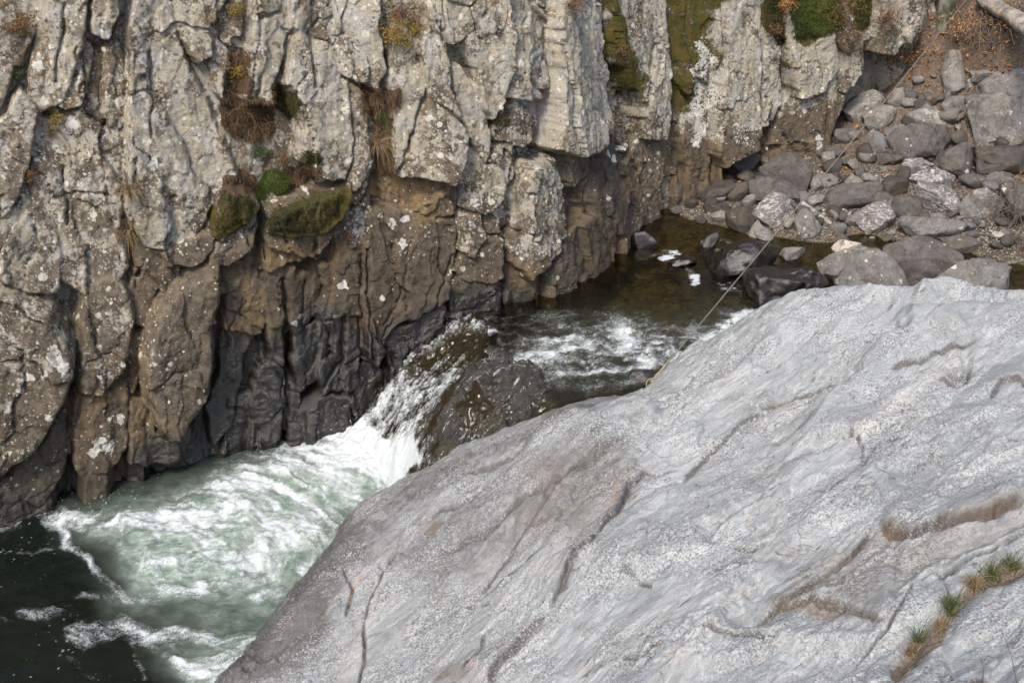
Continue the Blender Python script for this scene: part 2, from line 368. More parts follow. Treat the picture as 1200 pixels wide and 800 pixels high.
def leafy(name, cols, rough=.6, trans=.25):
    """leaf material, each leaf takes its own tint from the mesh's leaf attribute"""
    t = NT(name); a = t.node('ShaderNodeAttribute', _attribute_name='A'); r = t.node('ShaderNodeSeparateColor', Color=a.outputs['Color']).outputs[0]
    ramp = t.node('ShaderNodeValToRGB', Fac=r); e = ramp.color_ramp.elements
    for i, c in enumerate(cols):
        p = i / (len(cols) - 1)
        if i == 0: k = e[0]
        elif i == len(cols) - 1: k = e[len(e) - 1]
        else: k = e.new(p)
        k.position = p; k.color = c + (1,)
    col = t.mix(t.mul(t.noise(40, 3), .5), ramp.outputs[0], t.mix(1.0, ramp.outputs[0], (.55, .5, .45), 'MULTIPLY'))
    p = t.pbsdf(col, rough); tl = t.node('ShaderNodeBsdfTranslucent', Color=col).outputs[0]
    mx = t.node('ShaderNodeMixShader'); t.put(mx.inputs[0], trans); t.put(mx.inputs[1], p); t.put(mx.inputs[2], tl)
    return t.done(mx.outputs[0])
M_heath = leafy('red_green_leaves', [(.045, .055, .012), (.11, .085, .02), (.17, .055, .025), (.28, .13, .06), (.34, .24, .12)])
M_yellow = leafy('yellow_red_leaves', [(.06, .06, .012), (.20, .15, .02), (.35, .26, .03), (.17, .05, .02), (.10, .04, .02)])
M_green = leafy('green_leaves', [(.02, .04, .008), (.045, .085, .016), (.08, .12, .025)])
M_autumn = leafy('autumn_leaves', [(.10, .045, .02), (.30, .12, .04), (.45, .20, .05), (.50, .33, .08), (.22, .10, .06)])
M_moss = leafy('moss_fronds', [(.035, .055, .009), (.07, .10, .014), (.13, .15, .025)], .9, .15)
M_mossb = leafy('olive_moss_fronds', [(.030, .034, .008), (.062, .056, .012), (.105, .078, .022)], .9, .15)
M_straw = leafy('dry_grass', [(.14, .09, .045), (.30, .21, .11), (.42, .33, .19)], .8, .2)
M_rust = leafy('dead_rusty_grass', [(.075, .045, .024), (.17, .105, .055), (.30, .205, .115)], .8, .2)
M_blade = leafy('green_grass', [(.05, .075, .02), (.10, .14, .035), (.24, .22, .10)], .7, .2)
M_twig = leafy('bare_twigs', [(.10, .08, .07), (.17, .13, .11), (.22, .18, .16)], .8, 0)

def simple_mat(name, c0, c1, sc=20, rough=.8, stretch=(1, 1, 1), metal=0.0, bump=.3):
    t = NT(name); n = t.noise(sc, 6, .65, t.scale(stretch)); col = t.mix(t.step(n, .35, .65), c0, c1)
    return t.done(t.pbsdf(col, rough, t.bump(n, bump, .02), Metallic=metal))
M_cable = simple_mat('weathered_steel_cable', (.16, .13, .10), (.30, .26, .21), 60, .55, metal=.3)
M_wood = simple_mat('weathered_wood', (.15, .135, .115), (.36, .325, .28), 9, .85, (1, 1, 1))
M_clamp = simple_mat('tan_cable_sleeve', (.17, .135, .085), (.33, .28, .19), 30, .6)
M_bark = simple_mat('mossy_bark', (.05, .055, .02), (.24, .23, .20), 8, .9, (1, 1, .5), bump=.8)
M_spray = NT('water_drops'); M_spray = M_spray.done(M_spray.pbsdf((.75, .79, .81), .25, None, IOR=1.33))
# ------------------------------------------------------------------ the cliff
# foot of the cliff in plan, and the height at which each stretch of it meets water or ground
FOOT = np.array([(-14, 6.6, -1.2), (-11, 7.6, -1.2), (-9, 8.4, -1.2), (-7, 9.1, -1.2), (-5.3, 9.8, -1.2), (-3.5, 10.62, -1.2), (-1.75, 11.45, -1.1), (-.5, 12.0, -.4), (.3, 12.5, 0), (.95, 13.3, 0), (1.5, 14.5, 0),
                 (2.2, 15.2, .1), (3.3, 15.8, .4), (4.7, 16.45, .6), (5.9, 17.05, .8), (6.7, 17.7, 1.0), (7.2, 19.4, 1.0), (7.8, 22.5, 1.2)])
def spline(K, n):
    K = np.asarray(K, float); d = np.r_[0, np.cumsum(np.linalg.norm(np.diff(K[:, :2], axis=0), axis=1))]
    s = np.linspace(0, d[-1], n); X = np.stack([np.interp(s, d, K[:, i]) for i in range(K.shape[1])], 1)
    w = max(3, int(n * 0.45 / d[-1])) | 1; k = np.hanning(w + 2)[1:-1]; k /= k.sum()
    P = np.pad(X, ((w // 2, w // 2), (0, 0)), mode='edge')
    return s, np.stack([np.convolve(P[:, i], k, 'valid') for i in range(X.shape[1])], 1)
s_f, FT = spline(FOOT, 4000)
u_f = proj(FT * [1, 1, 1])[0]
# sampling along the foot: fine where the photograph looks, coarse beyond
fine = np.where((FT[:, 0] > -6.4) & (FT[:, 0] < 7.0), 1.0, 0.18); cum = np.r_[0, np.cumsum(fine[1:] * np.diff(s_f))]
NS, NH = 1240, 640
sS = np.interp(np.linspace(0, cum[-1], NS), cum, s_f)
B = np.stack([np.interp(sS, s_f, FT[:, i]) for i in range(3)], 1)
T = np.gradient(B[:, :2], axis=0); T /= np.linalg.norm(T, axis=1)[:, None]
OUT = np.stack([T[:, 1], -T[:, 0], np.zeros(NS)], 1)                     # towards the river
hh = np.r_[np.linspace(-2.0, 4.6, NH - 60), np.linspace(4.64, 7.5, 60)]
LEAN = 0.20
Hm = hh[:, None] - B[None, :, 2]
P0 = np.empty((NH, NS, 3)); lean = LEAN * np.where(Hm > 0, Hm, Hm * .3)
P0[..., 0] = B[None, :, 0] - OUT[None, :, 0] * lean; P0[..., 1] = B[None, :, 1] - OUT[None, :, 1] * lean; P0[..., 2] = hh[:, None]
N3 = np.broadcast_to(OUT[None], P0.shape)

# the blocks of the face: (how far it stands out in metres, lichen 0..1, lightness 0..1, edge rounding px, outline in pixels of the photograph)
BLK = [
 (.02, .5, .5, 9, [(-40,-60),(22,-60),(38,20),(30,50),(14,80),(8,110),(0,125),(-40,130)]),
 (-.03, .4, .4, 7, [(35,5),(60,-40),(45,30),(32,60),(28,80),(15,75),(18,50)]),
 (.16, .45, .72, 8, [(26,108),(42,122),(42,140),(36,165),(30,190),(22,225),(10,245),(-10,255),(-30,255),(-30,160),(8,135)]),
 (.12, .62, .6, 8, [(62,-60),(105,-60),(98,40),(92,75),(70,115),(62,125),(45,135),(42,120),(40,95),(48,50)]),
 (.16, .7, .65, 8, [(107,-60),(142,-60),(137,15),(128,43),(118,40),(109,35)]),
 (.08, .45, .55, 7, [(100,50),(106,60),(105,75),(100,110),(92,122),(75,128),(68,124),(84,92)]),
 (-.03, .35, .45, 7, [(106,65),(120,62),(120,100),(122,140),(118,160),(112,180),(100,150),(98,125)]),
 (.06, .5, .5, 8, [(122,60),(145,30),(148,70),(145,100),(150,130),(140,150),(135,135),(130,150),(122,140)]),
 (.15, .66, .6, 14, [(150,70),(155,20),(165,-60),(195,-60),(208,35),(222,75),(238,110),(260,165),(278,208),(258,225),(248,245),(225,275),(215,290),(170,285),(152,240),(148,200),(147,130)]),
 (.10, .5, .45, 16, [(45,135),(60,150),(95,128),(118,165),(135,140),(145,180),(148,230),(140,280),(150,310),(135,345),(95,345),(70,330),(45,300),(20,290),(0,300),(-40,262),(20,240),(34,195)]),
 (.2, .42, .4, 22, [(15,258),(40,240),(66,262),(80,300),(66,345),(30,340),(0,330),(0,290)]),
 (.48, .5, .5, 42, [(-60,330),(0,334),(10,332),(40,344),(60,354),(78,376),(88,400),(86,440),(80,460),(62,490),(42,520),(16,540),(-5,556),(-60,560)]),
 (.26, .25, .32, 22, [(-60,570),(0,555),(20,538),(45,515),(65,487),(82,465),(84,520),(78,550),(60,575),(30,605),(0,625),(-60,640)]),
 (.24, .35, .42, 20, [(112,324),(136,320),(154,344),(154,380),(144,432),(116,456),(90,452),(90,432),(96,364),(104,340)]),
 (.17, .15, .3, 16, [(88,460),(120,452),(148,438),(152,468),(148,524),(120,564),(96,560),(86,540),(85,480)]),
 (.05, .1, .3, 8, [(156,316),(176,316),(184,336),(176,360),(168,380),(158,376)]),
 (.04, .05, .3, 8, [(152,396),(160,392),(164,436),(156,462),(147,432)]),
 (.42, .22, .55, 30, [(184,352),(216,324),(240,308),(256,304),(258,332),(247,380),(250,420),(243,460),(224,492),(212,510),(192,512),(180,498),(168,460),(161,420),(167,388)]),
 (.14, .03, .3, 12, [(153,470),(170,474),(182,508),(212,516),(220,500),(228,510),(218,535),(196,544),(168,546),(150,540)]),
 (.26, .3, .5, 12, [(190,292),(220,278),(234,272),(246,276),(247,285),(235,305),(222,312),(200,308)]),
 (.28, .45, .7, 12, [(250,280),(260,274),(286,252),(296,246),(300,262),(290,290),(266,310),(244,306)]),
 (.12, .15, .35, 12, [(160,292),(190,290),(202,300),(216,305),(212,325),(190,345),(176,318),(158,315)]),
 (.10, .05, .3, 9, [(258,316),(282,300),(285,319),(279,338),(260,343)]),
 (.08, .04, .26, 9, [(285,300),(302,287),(310,316),(310,338),(311,374),(305,390),(272,392),(264,387),(266,348),(282,338)]),
 (.12, .05, .3, 6, [(310,317),(344,316),(344,361),(341,381),(315,381)]),
 (.09, .02, .3, 6, [(315,382),(341,384),(337,404),(316,407)]),
 (.08, .05, .26, 6, [(345,325),(373,322),(373,364),(363,381),(347,394),(344,377)]),
 (.05, .06, .26, 6, [(375,312),(393,309),(399,322),(386,355),(380,374),(373,371)]),
 (.12, .08, .3, 9, [(398,296),(422,286),(428,300),(425,368),(402,371),(386,369),(393,338)]),
 (.02, 0, .22, 9, [(263,394),(302,392),(289,423),(279,475),(272,507),(253,527),(246,481),(260,436)]),
 (.04, 0, .2, 9, [(307,433),(334,433),(338,449),(334,514),(315,534),(302,534),(298,475)]),
 (-.02, 0, .2, 9, [(272,510),(282,476),(296,470),(300,530),(285,545),(262,545)]),
 (.05, 0, .2, 7, [(318,407),(337,405),(336,430),(318,431)]),
 (.07, 0, .2, 8, [(350,394),(380,377),(380,410),(370,449),(347,462),(344,426)]),
 (.10, 0, .2, 10, [(381,374),(419,373),(422,410),(415,449),(376,462),(373,436)]),
 (.16, 0, .18, 14, [(357,482),(376,465),(412,456),(409,495),(396,514),(357,522)]),
 (.02, 0, .18, 8, [(338,450),(350,464),(356,482),(356,520),(338,524)]),
 (.22, .12, .36, 16, [(432,252),(478,252),(535,258),(534,295),(529,318),(526,345),(500,362),(470,376),(455,392),(437,425),(427,420),(424,330)]),
 (.13, 0, .22, 10, [(451,396),(519,353),(526,374),(500,396),(474,412),(454,432)]),
 (.04, 0, .18, 8, [(418,430),(440,428),(452,440),(436,500),(412,500)]),
 (.13, .72, .62, 9, [(296,20),(312,16),(328,30),(344,58),(328,92),(318,118),(288,116),(294,80),(296,56)]),
 (.10, .6, .55, 8, [(208,30),(205,-60),(234,-60),(240,20),(247,30),(246,66),(234,74),(220,50)]),
 (.09, .5, .5, 7, [(236,-50),(266,-50),(266,0),(250,27),(240,20)]),
 (.0, .4, .42, 9, [(250,30),(266,10),(276,-50),(284,-50),(283,40),(272,42),(266,68),(262,84),(260,118),(252,100),(248,46)]),
 (.1, .6, .55, 8, [(300,-60),(338,-60),(340,6),(344,40),(330,28),(312,14),(300,14)]),
 (.22, .68, .6, 14, [(340,6),(362,-50),(366,60),(398,88),(408,105),(412,150),(410,180),(400,206),(386,212),(360,202),(348,186),(354,150),(335,100),(345,60)]),
 (.10, .6, .5, 8, [(364,26),(372,-50),(392,-50),(400,40),(416,94),(398,86),(367,62)]),
 (.12, .68, .55, 9, [(392,-50),(440,-50),(450,84),(442,106),(428,98),(416,94),(404,50)]),
 (.17, .35, .68, 6, [(406,96),(420,108),(428,130),(430,170),(424,200),(412,225),(406,250),(400,258),(404,215),(414,180),(418,140)]),
 (.14, .6, .5, 7, [(424,186),(436,188),(430,216),(420,240),(404,238),(408,222)]),
 (.10, .5, .42, 9, [(392,258),(408,256),(432,236),(436,250),(432,288),(410,286),(400,298),(390,278)]),
 (.34, .05, .35, 13, [(242,270),(256,238),(260,220),(284,222),(302,236),(290,250),(252,278)]),
 (.38, .05, .35, 14, [(308,270),(314,244),(340,236),(368,228),(406,216),(404,236),(396,248),(376,264),(360,272)]),
 (.22, .1, .4, 8, [(308,272),(360,274),(378,268),(388,272),(368,300),(350,298),(312,286)]),
 (.16, 0, .42, 8, [(308,284),(332,286),(352,298),(360,302),(320,314),(306,314)]),
 (.16, .62, .55, 10, [(470,36),(480,36),(490,74),(498,98),(492,124),(478,160),(470,190),(462,195),(464,150),(456,98)]),
 (.22, .64, .62, 10, [(498,-50),(510,-50),(512,24),(520,46),(526,80),(522,100),(538,138),(506,114),(496,80),(492,46),(502,30)]),
 (.24, .72, .58, 10, [(512,-60),(578,-60),(558,28),(540,42),(526,48),(514,30)]),
 (.27, .66, .58, 14, [(578,2),(590,-40),(600,40),(602,74),(590,96),(588,118),(574,140),(560,120),(556,78),(540,44)]),
 (.17, .6, .6, 9, [(526,82),(542,80),(554,104),(568,132),(574,160),(566,190),(550,160),(538,128)]),
 (.16, .7, .52, 9, [(594,4),(610,-50),(630,-50),(638,20),(640,60),(638,118),(622,118),(604,112),(590,112),(602,76)]),
 (.09, .5, .4, 9, [(590,118),(622,112),(636,122),(634,156),(612,172),(580,160),(582,128)]),
 (.30, .55, .5, 10, [(470,204),(490,150),(505,116),(520,132),(538,148),(540,165),(532,198),(524,207)]),
 (-.08, .05, .42, 9, [(436,236),(445,215),(470,210),(525,210),(530,225),(500,242),(480,250)]),
 (.10, .08, .45, 9, [(485,250),(524,216),(537,218),(535,250),(493,258)]),
 (.13, .7, .55, 8, [(535,176),(561,174),(561,202),(545,216),(532,213)]),
 (.16, .6, .42, 10, [(572,184),(603,166),(605,208),(587,229),(566,252),(543,242),(548,216)]),
 (.04, .35, .38, 8, [(570,256),(590,232),(604,228),(603,262),(588,275),(570,276)]),
 (.22, .6, .5, 9, [(540,255),(559,252),(566,281),(551,301),(538,294)]),
 (.16, .2, .36, 9, [(540,302),(566,281),(587,284),(589,323),(572,332),(548,330),(530,315)]),
 (.11, .05, .3, 8, [(528,325),(588,333),(590,350),(588,378),(560,382),(530,372)]),
 (.12, .12, .36, 8, [(591,313),(632,313),(628,345),(618,370),(596,372),(590,345)]),
 (.32, .62, .48, 16, [(614,197),(650,184),(661,216),(661,255),(645,297),(632,310),(616,324),(598,308),(603,273),(606,218)]),
 (.34, .8, .6, 10, [(641,34),(662,-60),(689,-60),(702,11),(704,71),(707,150),(700,166),(662,178),(643,172)]),
 (.10, .1, .4, 8, [(661,178),(685,176),(687,202),(672,216),(661,208)]),
 (.22, .12, .36, 12, [(687,174),(727,166),(729,216),(721,265),(711,275),(703,255),(687,250)]),
 (.24, .08, .4, 8, [(660,276),(692,251),(706,263),(709,312),(680,318),(640,320),(650,300)]),
 (.12, .4, .45, 8, [(700,71),(719,94),(728,150),(730,170),(705,170),(708,150)]),
 (.27, .6, .6, 9, [(703,-60),(777,-60),(782,75),(779,131),(770,161),(752,163),(749,112),(735,100),(715,70)]),
 (.14, .08, .42, 9, [(724,246),(732,200),(748,165),(775,168),(775,246),(727,250)]),
 (.06, .35, .4, 9, [(779,-60),(840,-60),(838,150),(800,150),(785,140)]),
 (.17, .6, .45, 9, [(801,140),(830,136),(836,192),(828,206),(806,204),(800,170)]),
 (-.02, .05, .4, 7, [(776,150),(800,150),(800,205),(778,205)]),
 (.33, .72, .58, 9, [(844,-60),(894,-60),(889,75),(881,168),(845,193),(838,180),(838,94)]),
 (.22, .66, .56, 8, [(895,30),(916,46),(915,120),(900,140),(885,146),(888,80)]),
 (.15, .4, .45, 8, [(893,-60),(920,-60),(918,40),(896,30)]),
 (.28, .72, .6, 10, [(922,-10),(930,48),(975,40),(977,80),(958,105),(930,115),(921,60)]),
 (.2, .5, .5, 9, [(922,-60),(980,-60),(1018,-50),(1016,45),(990,60),(975,40),(930,50)]),
 (.17, .5, .45, 11, [(919,127),(930,118),(968,94),(978,70),(1012,42),(1012,75),(990,116),(968,165),(941,168),(905,172),(908,150)]),
 (.42, .5, .5, 12, [(1020,40),(1030,-60),(1066,-60),(1061,34),(1035,64),(1022,60)]),
]
CRK = [  # thin joints: outline px, width px, depth m
 ([(75,5),(70,50),(68,70),(64,95)], 2.0, .05), ([(105,5),(99,40),(94,70),(86,90)], 2.2, .07), ([(145,35),(148,70),(150,92)], 2.2, .06), ([(120,66),(121,130),(123,150)], 2.0, .06),
 ([(178,65),(177,115),(176,160)], 1.6, .05), ([(145,110),(165,106),(184,112)], 1.5, .03), ([(155,180),(158,210),(170,240)],1.8,.04), ([(75,200),(76,220),(82,236),(80,265)], 2.2, .05), ([(120,190),(121,212),(128,234)],1.6,.03),
 ([(130,230),(95,225),(60,240)], 1.6, .03), ([(305,92),(304,115)], 1.6, .05), ([(347,42),(334,84),(322,104)], 3, .08), ([(363,40),(366,80),(368,100)], 2.2, .06), ([(300,280),(302,300),(312,330)], 2.5, .08),
 ([(309,240),(306,275),(309,300)], 2.5, .10), ([(262,362),(310,390)], 1.5, .03), ([(360,330),(358,380)], 1.5, .03), ([(640,34),(641,100),(638,168)], 2.4, .09), ([(520,46),(512,24)],2,.05), ([(526,80),(530,110),(540,138)],2.2,.06),
 ([(554,80),(558,98)],2.5,.08), ([(764,50),(760,80),(752,110)], 2, .06), ([(890,75),(884,140)], 2.4, .10), ([(918,0),(920,60),(924,110)], 3, .14), ([(966,95),(968,130),(964,160)], 2.2, .07), ([(836,100),(842,60),(843,0)], 2.6, .12),
 ([(480,280),(470,340),(452,380)],1.5,.02), ([(432,292),(430,360),(432,420)],2.4,.06), ([(425,300),(424,372)],1.8,.05), ([(404,370),(400,420),(372,462)],2.2,.05), ([(334,330),(340,420),(334,520)],3,.08), ([(530,300),(512,340),(508,360)],1.5,.03),
 ([(690,175),(688,250)],2.5,.08), ([(604,175),(606,260),(600,310)],2.6,.10), ([(590,312),(590,380)],2.6,.08), ([(0,345),(22,350),(60,372),(70,392)],1.5,.03),
 ([(93,452),(118,458),(150,440)],2.2,.06), ([(100,420),(130,410),(150,416)],1.6,.03),
]
# stain map: (layer, strength, softness px, outline); layers L lichen, M moss, W wet film, O ochre, G lightness, T grey (0 = warm), H white crust
ZON = [
 ('W', 1.0, 22, [(130,560),(160,520),(240,470),(255,410),(300,405),(345,385),(380,360),(420,376),(440,395),(520,350),(590,340),(625,352),(630,380),(540,400),(440,520),(330,560),(200,570)]),
 ('W', .8, 18, [(-20,580),(60,575),(90,560),(170,545),(180,560),(90,590),(-20,625)]),
 ('W', .5, 12, [(630,312),(712,306),(712,322),(630,330)]), ('W', .45, 14, [(715,235),(780,235),(780,252),(715,256)]),
 ('M', .75, 9, [(242,268),(256,238),(262,222),(300,236),(290,250),(254,276)]), ('M', .8, 9, [(309,270),(316,246),(342,238),(368,230),(404,218),(402,236),(390,250),(374,264),(358,270)]),
 ('M', .55, 7, [(318,104),(330,98),(348,112),(350,136),(336,140),(320,124)]), ('M', .55, 8, [(268,64),(290,62),(294,100),(286,118),(300,120),(320,122),(320,150),(290,160),(268,150),(262,110)]),
 ('M', .45, 6, [(135,80),(150,78),(150,100),(140,110)]), ('M', .45, 6, [(52,130),(75,128),(76,145),(55,150)]), ('M', .4, 6, [(140,140),(152,136),(152,160),(142,162)]),
 ('M', .45, 7, [(442,-20),(500,-20),(500,40),(480,50),(468,30),(466,70),(448,80)]), ('M', .35, 6, [(494,118),(506,120),(500,150),(484,176),(480,160)]), ('M', .45, 8, [(432,110),(466,110),(462,190),(446,206),(436,200)]),
 ('M', .55, 8, [(578,100),(600,112),(604,124),(590,160),(574,160)]), ('M', .5, 6, [(606,150),(622,140),(632,160),(610,200),(600,190)]), ('M', .4, 6, [(556,70),(566,90),(552,110)]), ('M', .35, 7, [(585,70),(600,76),(590,110),(575,140)]),
 ('M', .68, 12, [(700,-20),(718,-20),(735,60),(752,90),(738,112),(716,90),(703,60)]), ('M', .5, 8, [(720,95),(750,115),(750,160),(735,190),(726,160)]),
 ('M', .66, 12, [(779,-30),(842,-30),(840,60),(832,90),(836,130),(800,136),(783,120)]), ('M', .7, 8, [(893,-30),(922,-30),(920,60),(914,44),(900,40),(894,30)]), ('M', .72, 9, [(922,-30),(985,-30),(985,30),(965,42),(945,48),(928,50)]),
 ('M', .6, 8, [(985,-30),(1020,-30),(1020,30),(1008,40),(990,30)]), ('M', .5, 7, [(918,50),(926,60),(928,112),(918,118)]), ('M', .4, 8, [(1028,-30),(1050,-30),(1046,30),(1026,50)]),
 ('M', .42, 9, [(445,278),(470,276),(466,300),(446,322)]), ('M', .40, 8, [(472,300),(496,300),(490,330),(464,350)]), ('M', .35, 8, [(436,258),(460,256),(454,290),(438,290)]), ('M', .4, 6, [(514,282),(528,280),(530,298),(518,300)]), ('M', .45, 8, [(560,180),(580,186),(560,240),(546,240)]),
 ('M', .3, 30, [(0,0),(60,0),(50,140),(0,300)]), ('M', .35, 8, [(860,-20),(870,-20),(864,45),(858,20)]), ('M', .4, 7, [(672,-10),(690,-10),(690,12),(674,12)]),
 ('O', .8, 10, [(436,232),(450,212),(525,210),(535,218),(534,252),(495,258),(470,245),(440,245)]), ('O', .55, 10, [(308,284),(380,272),(372,300),(320,314),(306,310)]), ('O', .5, 12, [(88,452),(150,440),(160,470),(95,490)]),
 ('O', .5, 12, [(156,392),(170,400),(178,480),(205,505),(225,500),(215,535),(150,535)]), ('O', .55, 8, [(661,176),(687,174),(687,190),(662,192)]), ('O', .55, 14, [(726,246),(732,196),(752,190),(762,246)]), ('O', .5, 10, [(776,150),(800,150),(800,206),(776,208)]),
 ('O', .5, 10, [(645,158),(704,156),(702,170),(662,178),(645,174)]), ('O', .35, 9, [(170,470),(230,470),(215,512),(185,508)]), ('O', .4, 10, [(285,300),(305,300),(310,392),(272,395)]), ('O', .45, 8, [(600,300),(630,296),(622,322),(606,318)]),
 ('O', .6, 14, [(1010,70),(1062,70),(1062,130),(1000,125)]), ('O', .45, 12, [(905,160),(960,168),(940,185),(900,185)]), ('O', .5, 8, [(314,380),(340,382),(330,410),(302,430),(300,400)]),
 ('H', .75, 9, [(644,118),(706,100),(706,150),(698,164),(664,172),(646,160)]), ('H', .5, 14, [(650,20),(700,20),(704,110),(650,110)]), ('H', .6, 9, [(606,220),(655,196),(660,240),(640,270),(608,290)]), ('H', .62, 8, [(484,165),(530,165),(530,190),(486,196)]),
 ('H', 1.0, 8, [(812,48),(834,44),(836,120),(826,150),(820,180),(806,180),(804,140),(818,110)]), ('H', .8, 8, [(848,140),(880,140),(876,168),(862,172),(846,160)]), ('H', .5, 14, [(846,0),(892,0),(886,120),(846,120)]), ('H', .55, 8, [(754,150),(776,120),(776,170),(762,195),(754,185)]),
 ('H', .55, 10, [(312,58),(342,60),(326,92),(318,112),(296,112)]), ('H', .6, 12, [(350,150),(405,140),(404,195),(370,198)]), ('H', .6, 14, [(180,90),(240,110),(262,160),(225,170),(190,150)]), ('H', .5, 8, [(412,200),(432,190),(424,238),(408,236)]), ('H', .8, 6, [(412,265),(430,262),(432,286),(412,286)]),
 ('H', .5, 22, [(20,400),(70,380),(80,410),(50,430),(10,470),(0,440)]), ('H', .68, 10, [(448,282),(490,282),(488,306),(450,306)]), ('H', .5, 8, [(518,256),(534,258),(532,280),(518,278)]), ('H', .65, 9, [(542,258),(560,256),(562,285),(545,292)]), ('H', .6, 9, [(590,60),(636,60),(632,110),(606,100)]),
 ('H', .6, 9, [(536,190),(560,186),(552,212),(536,212)]), ('H', .55, 8, [(575,180),(602,170),(600,205),(580,225)]), ('H', .5, 10, [(506,60),(530,100),(545,130),(510,110)]), ('H', .55, 10, [(924,55),(975,48),(972,84),(934,112)]), ('H', .5, 9, [(940,120),(978,100),(968,150),(940,160)]),
 ('H', .7, 5, [(108,494),(140,488),(146,500),(130,530),(106,530)]), ('H', .5, 14, [(85,30),(134,10),(126,42),(100,70),(84,70)]), ('H', .55, 16, [(200,230),(240,200),(240,250),(215,275)]), ('H', .55, 12, [(85,310),(112,315),(100,345),(85,335)]),
 ('H', .55, 12, [(8,270),(40,270),(44,310),(10,310)]), ('H', .62, 9, [(260,276),(292,254),(292,280),(262,300)]), ('H', .45, 14, [(408,-20),(440,-20),(444,70),(420,70)]), ('H', .45, 14, [(524,-10),(560,-10),(546,30),(526,36)]), ('H', .5, 12, [(560,60),(590,60),(584,110),(570,130)]), 
]
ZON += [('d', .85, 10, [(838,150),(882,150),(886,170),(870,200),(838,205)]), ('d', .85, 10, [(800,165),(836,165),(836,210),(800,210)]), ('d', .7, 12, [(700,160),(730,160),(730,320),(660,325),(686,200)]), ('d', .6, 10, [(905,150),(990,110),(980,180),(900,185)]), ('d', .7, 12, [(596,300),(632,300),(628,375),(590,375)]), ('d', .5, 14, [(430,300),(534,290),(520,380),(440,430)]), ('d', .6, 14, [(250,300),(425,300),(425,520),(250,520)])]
SPT = [(401,332,7,5),(446,344,4,5),(392,367,3,3),(354,372,6,5),(346,381,4,4),(326,361,3,2),(116,514,9,8),(126,520,8,7),(108,524,6,6),(140,490,5,7),(46,78,6,6),(85,147,9,8),(66,177,5,5),(104,182,4,4),(116,432,4,3),(708,178,3,6),(720,172,3,4),(726,168,3,3),(714,184,3,5),(552,236,5,6),(586,249,5,5),(460,262,6,6),(474,258,5,6),(470,284,5,6),(178,190,6,7),(206,192,6,6),(70,255,4,6),(110,252,5,4),(330,300,3,3),(954,162,4,5),(360,226,4,3),(60,400,9,14),(68,412,8,10),(30,428,9,6),(200,60,0,0)]

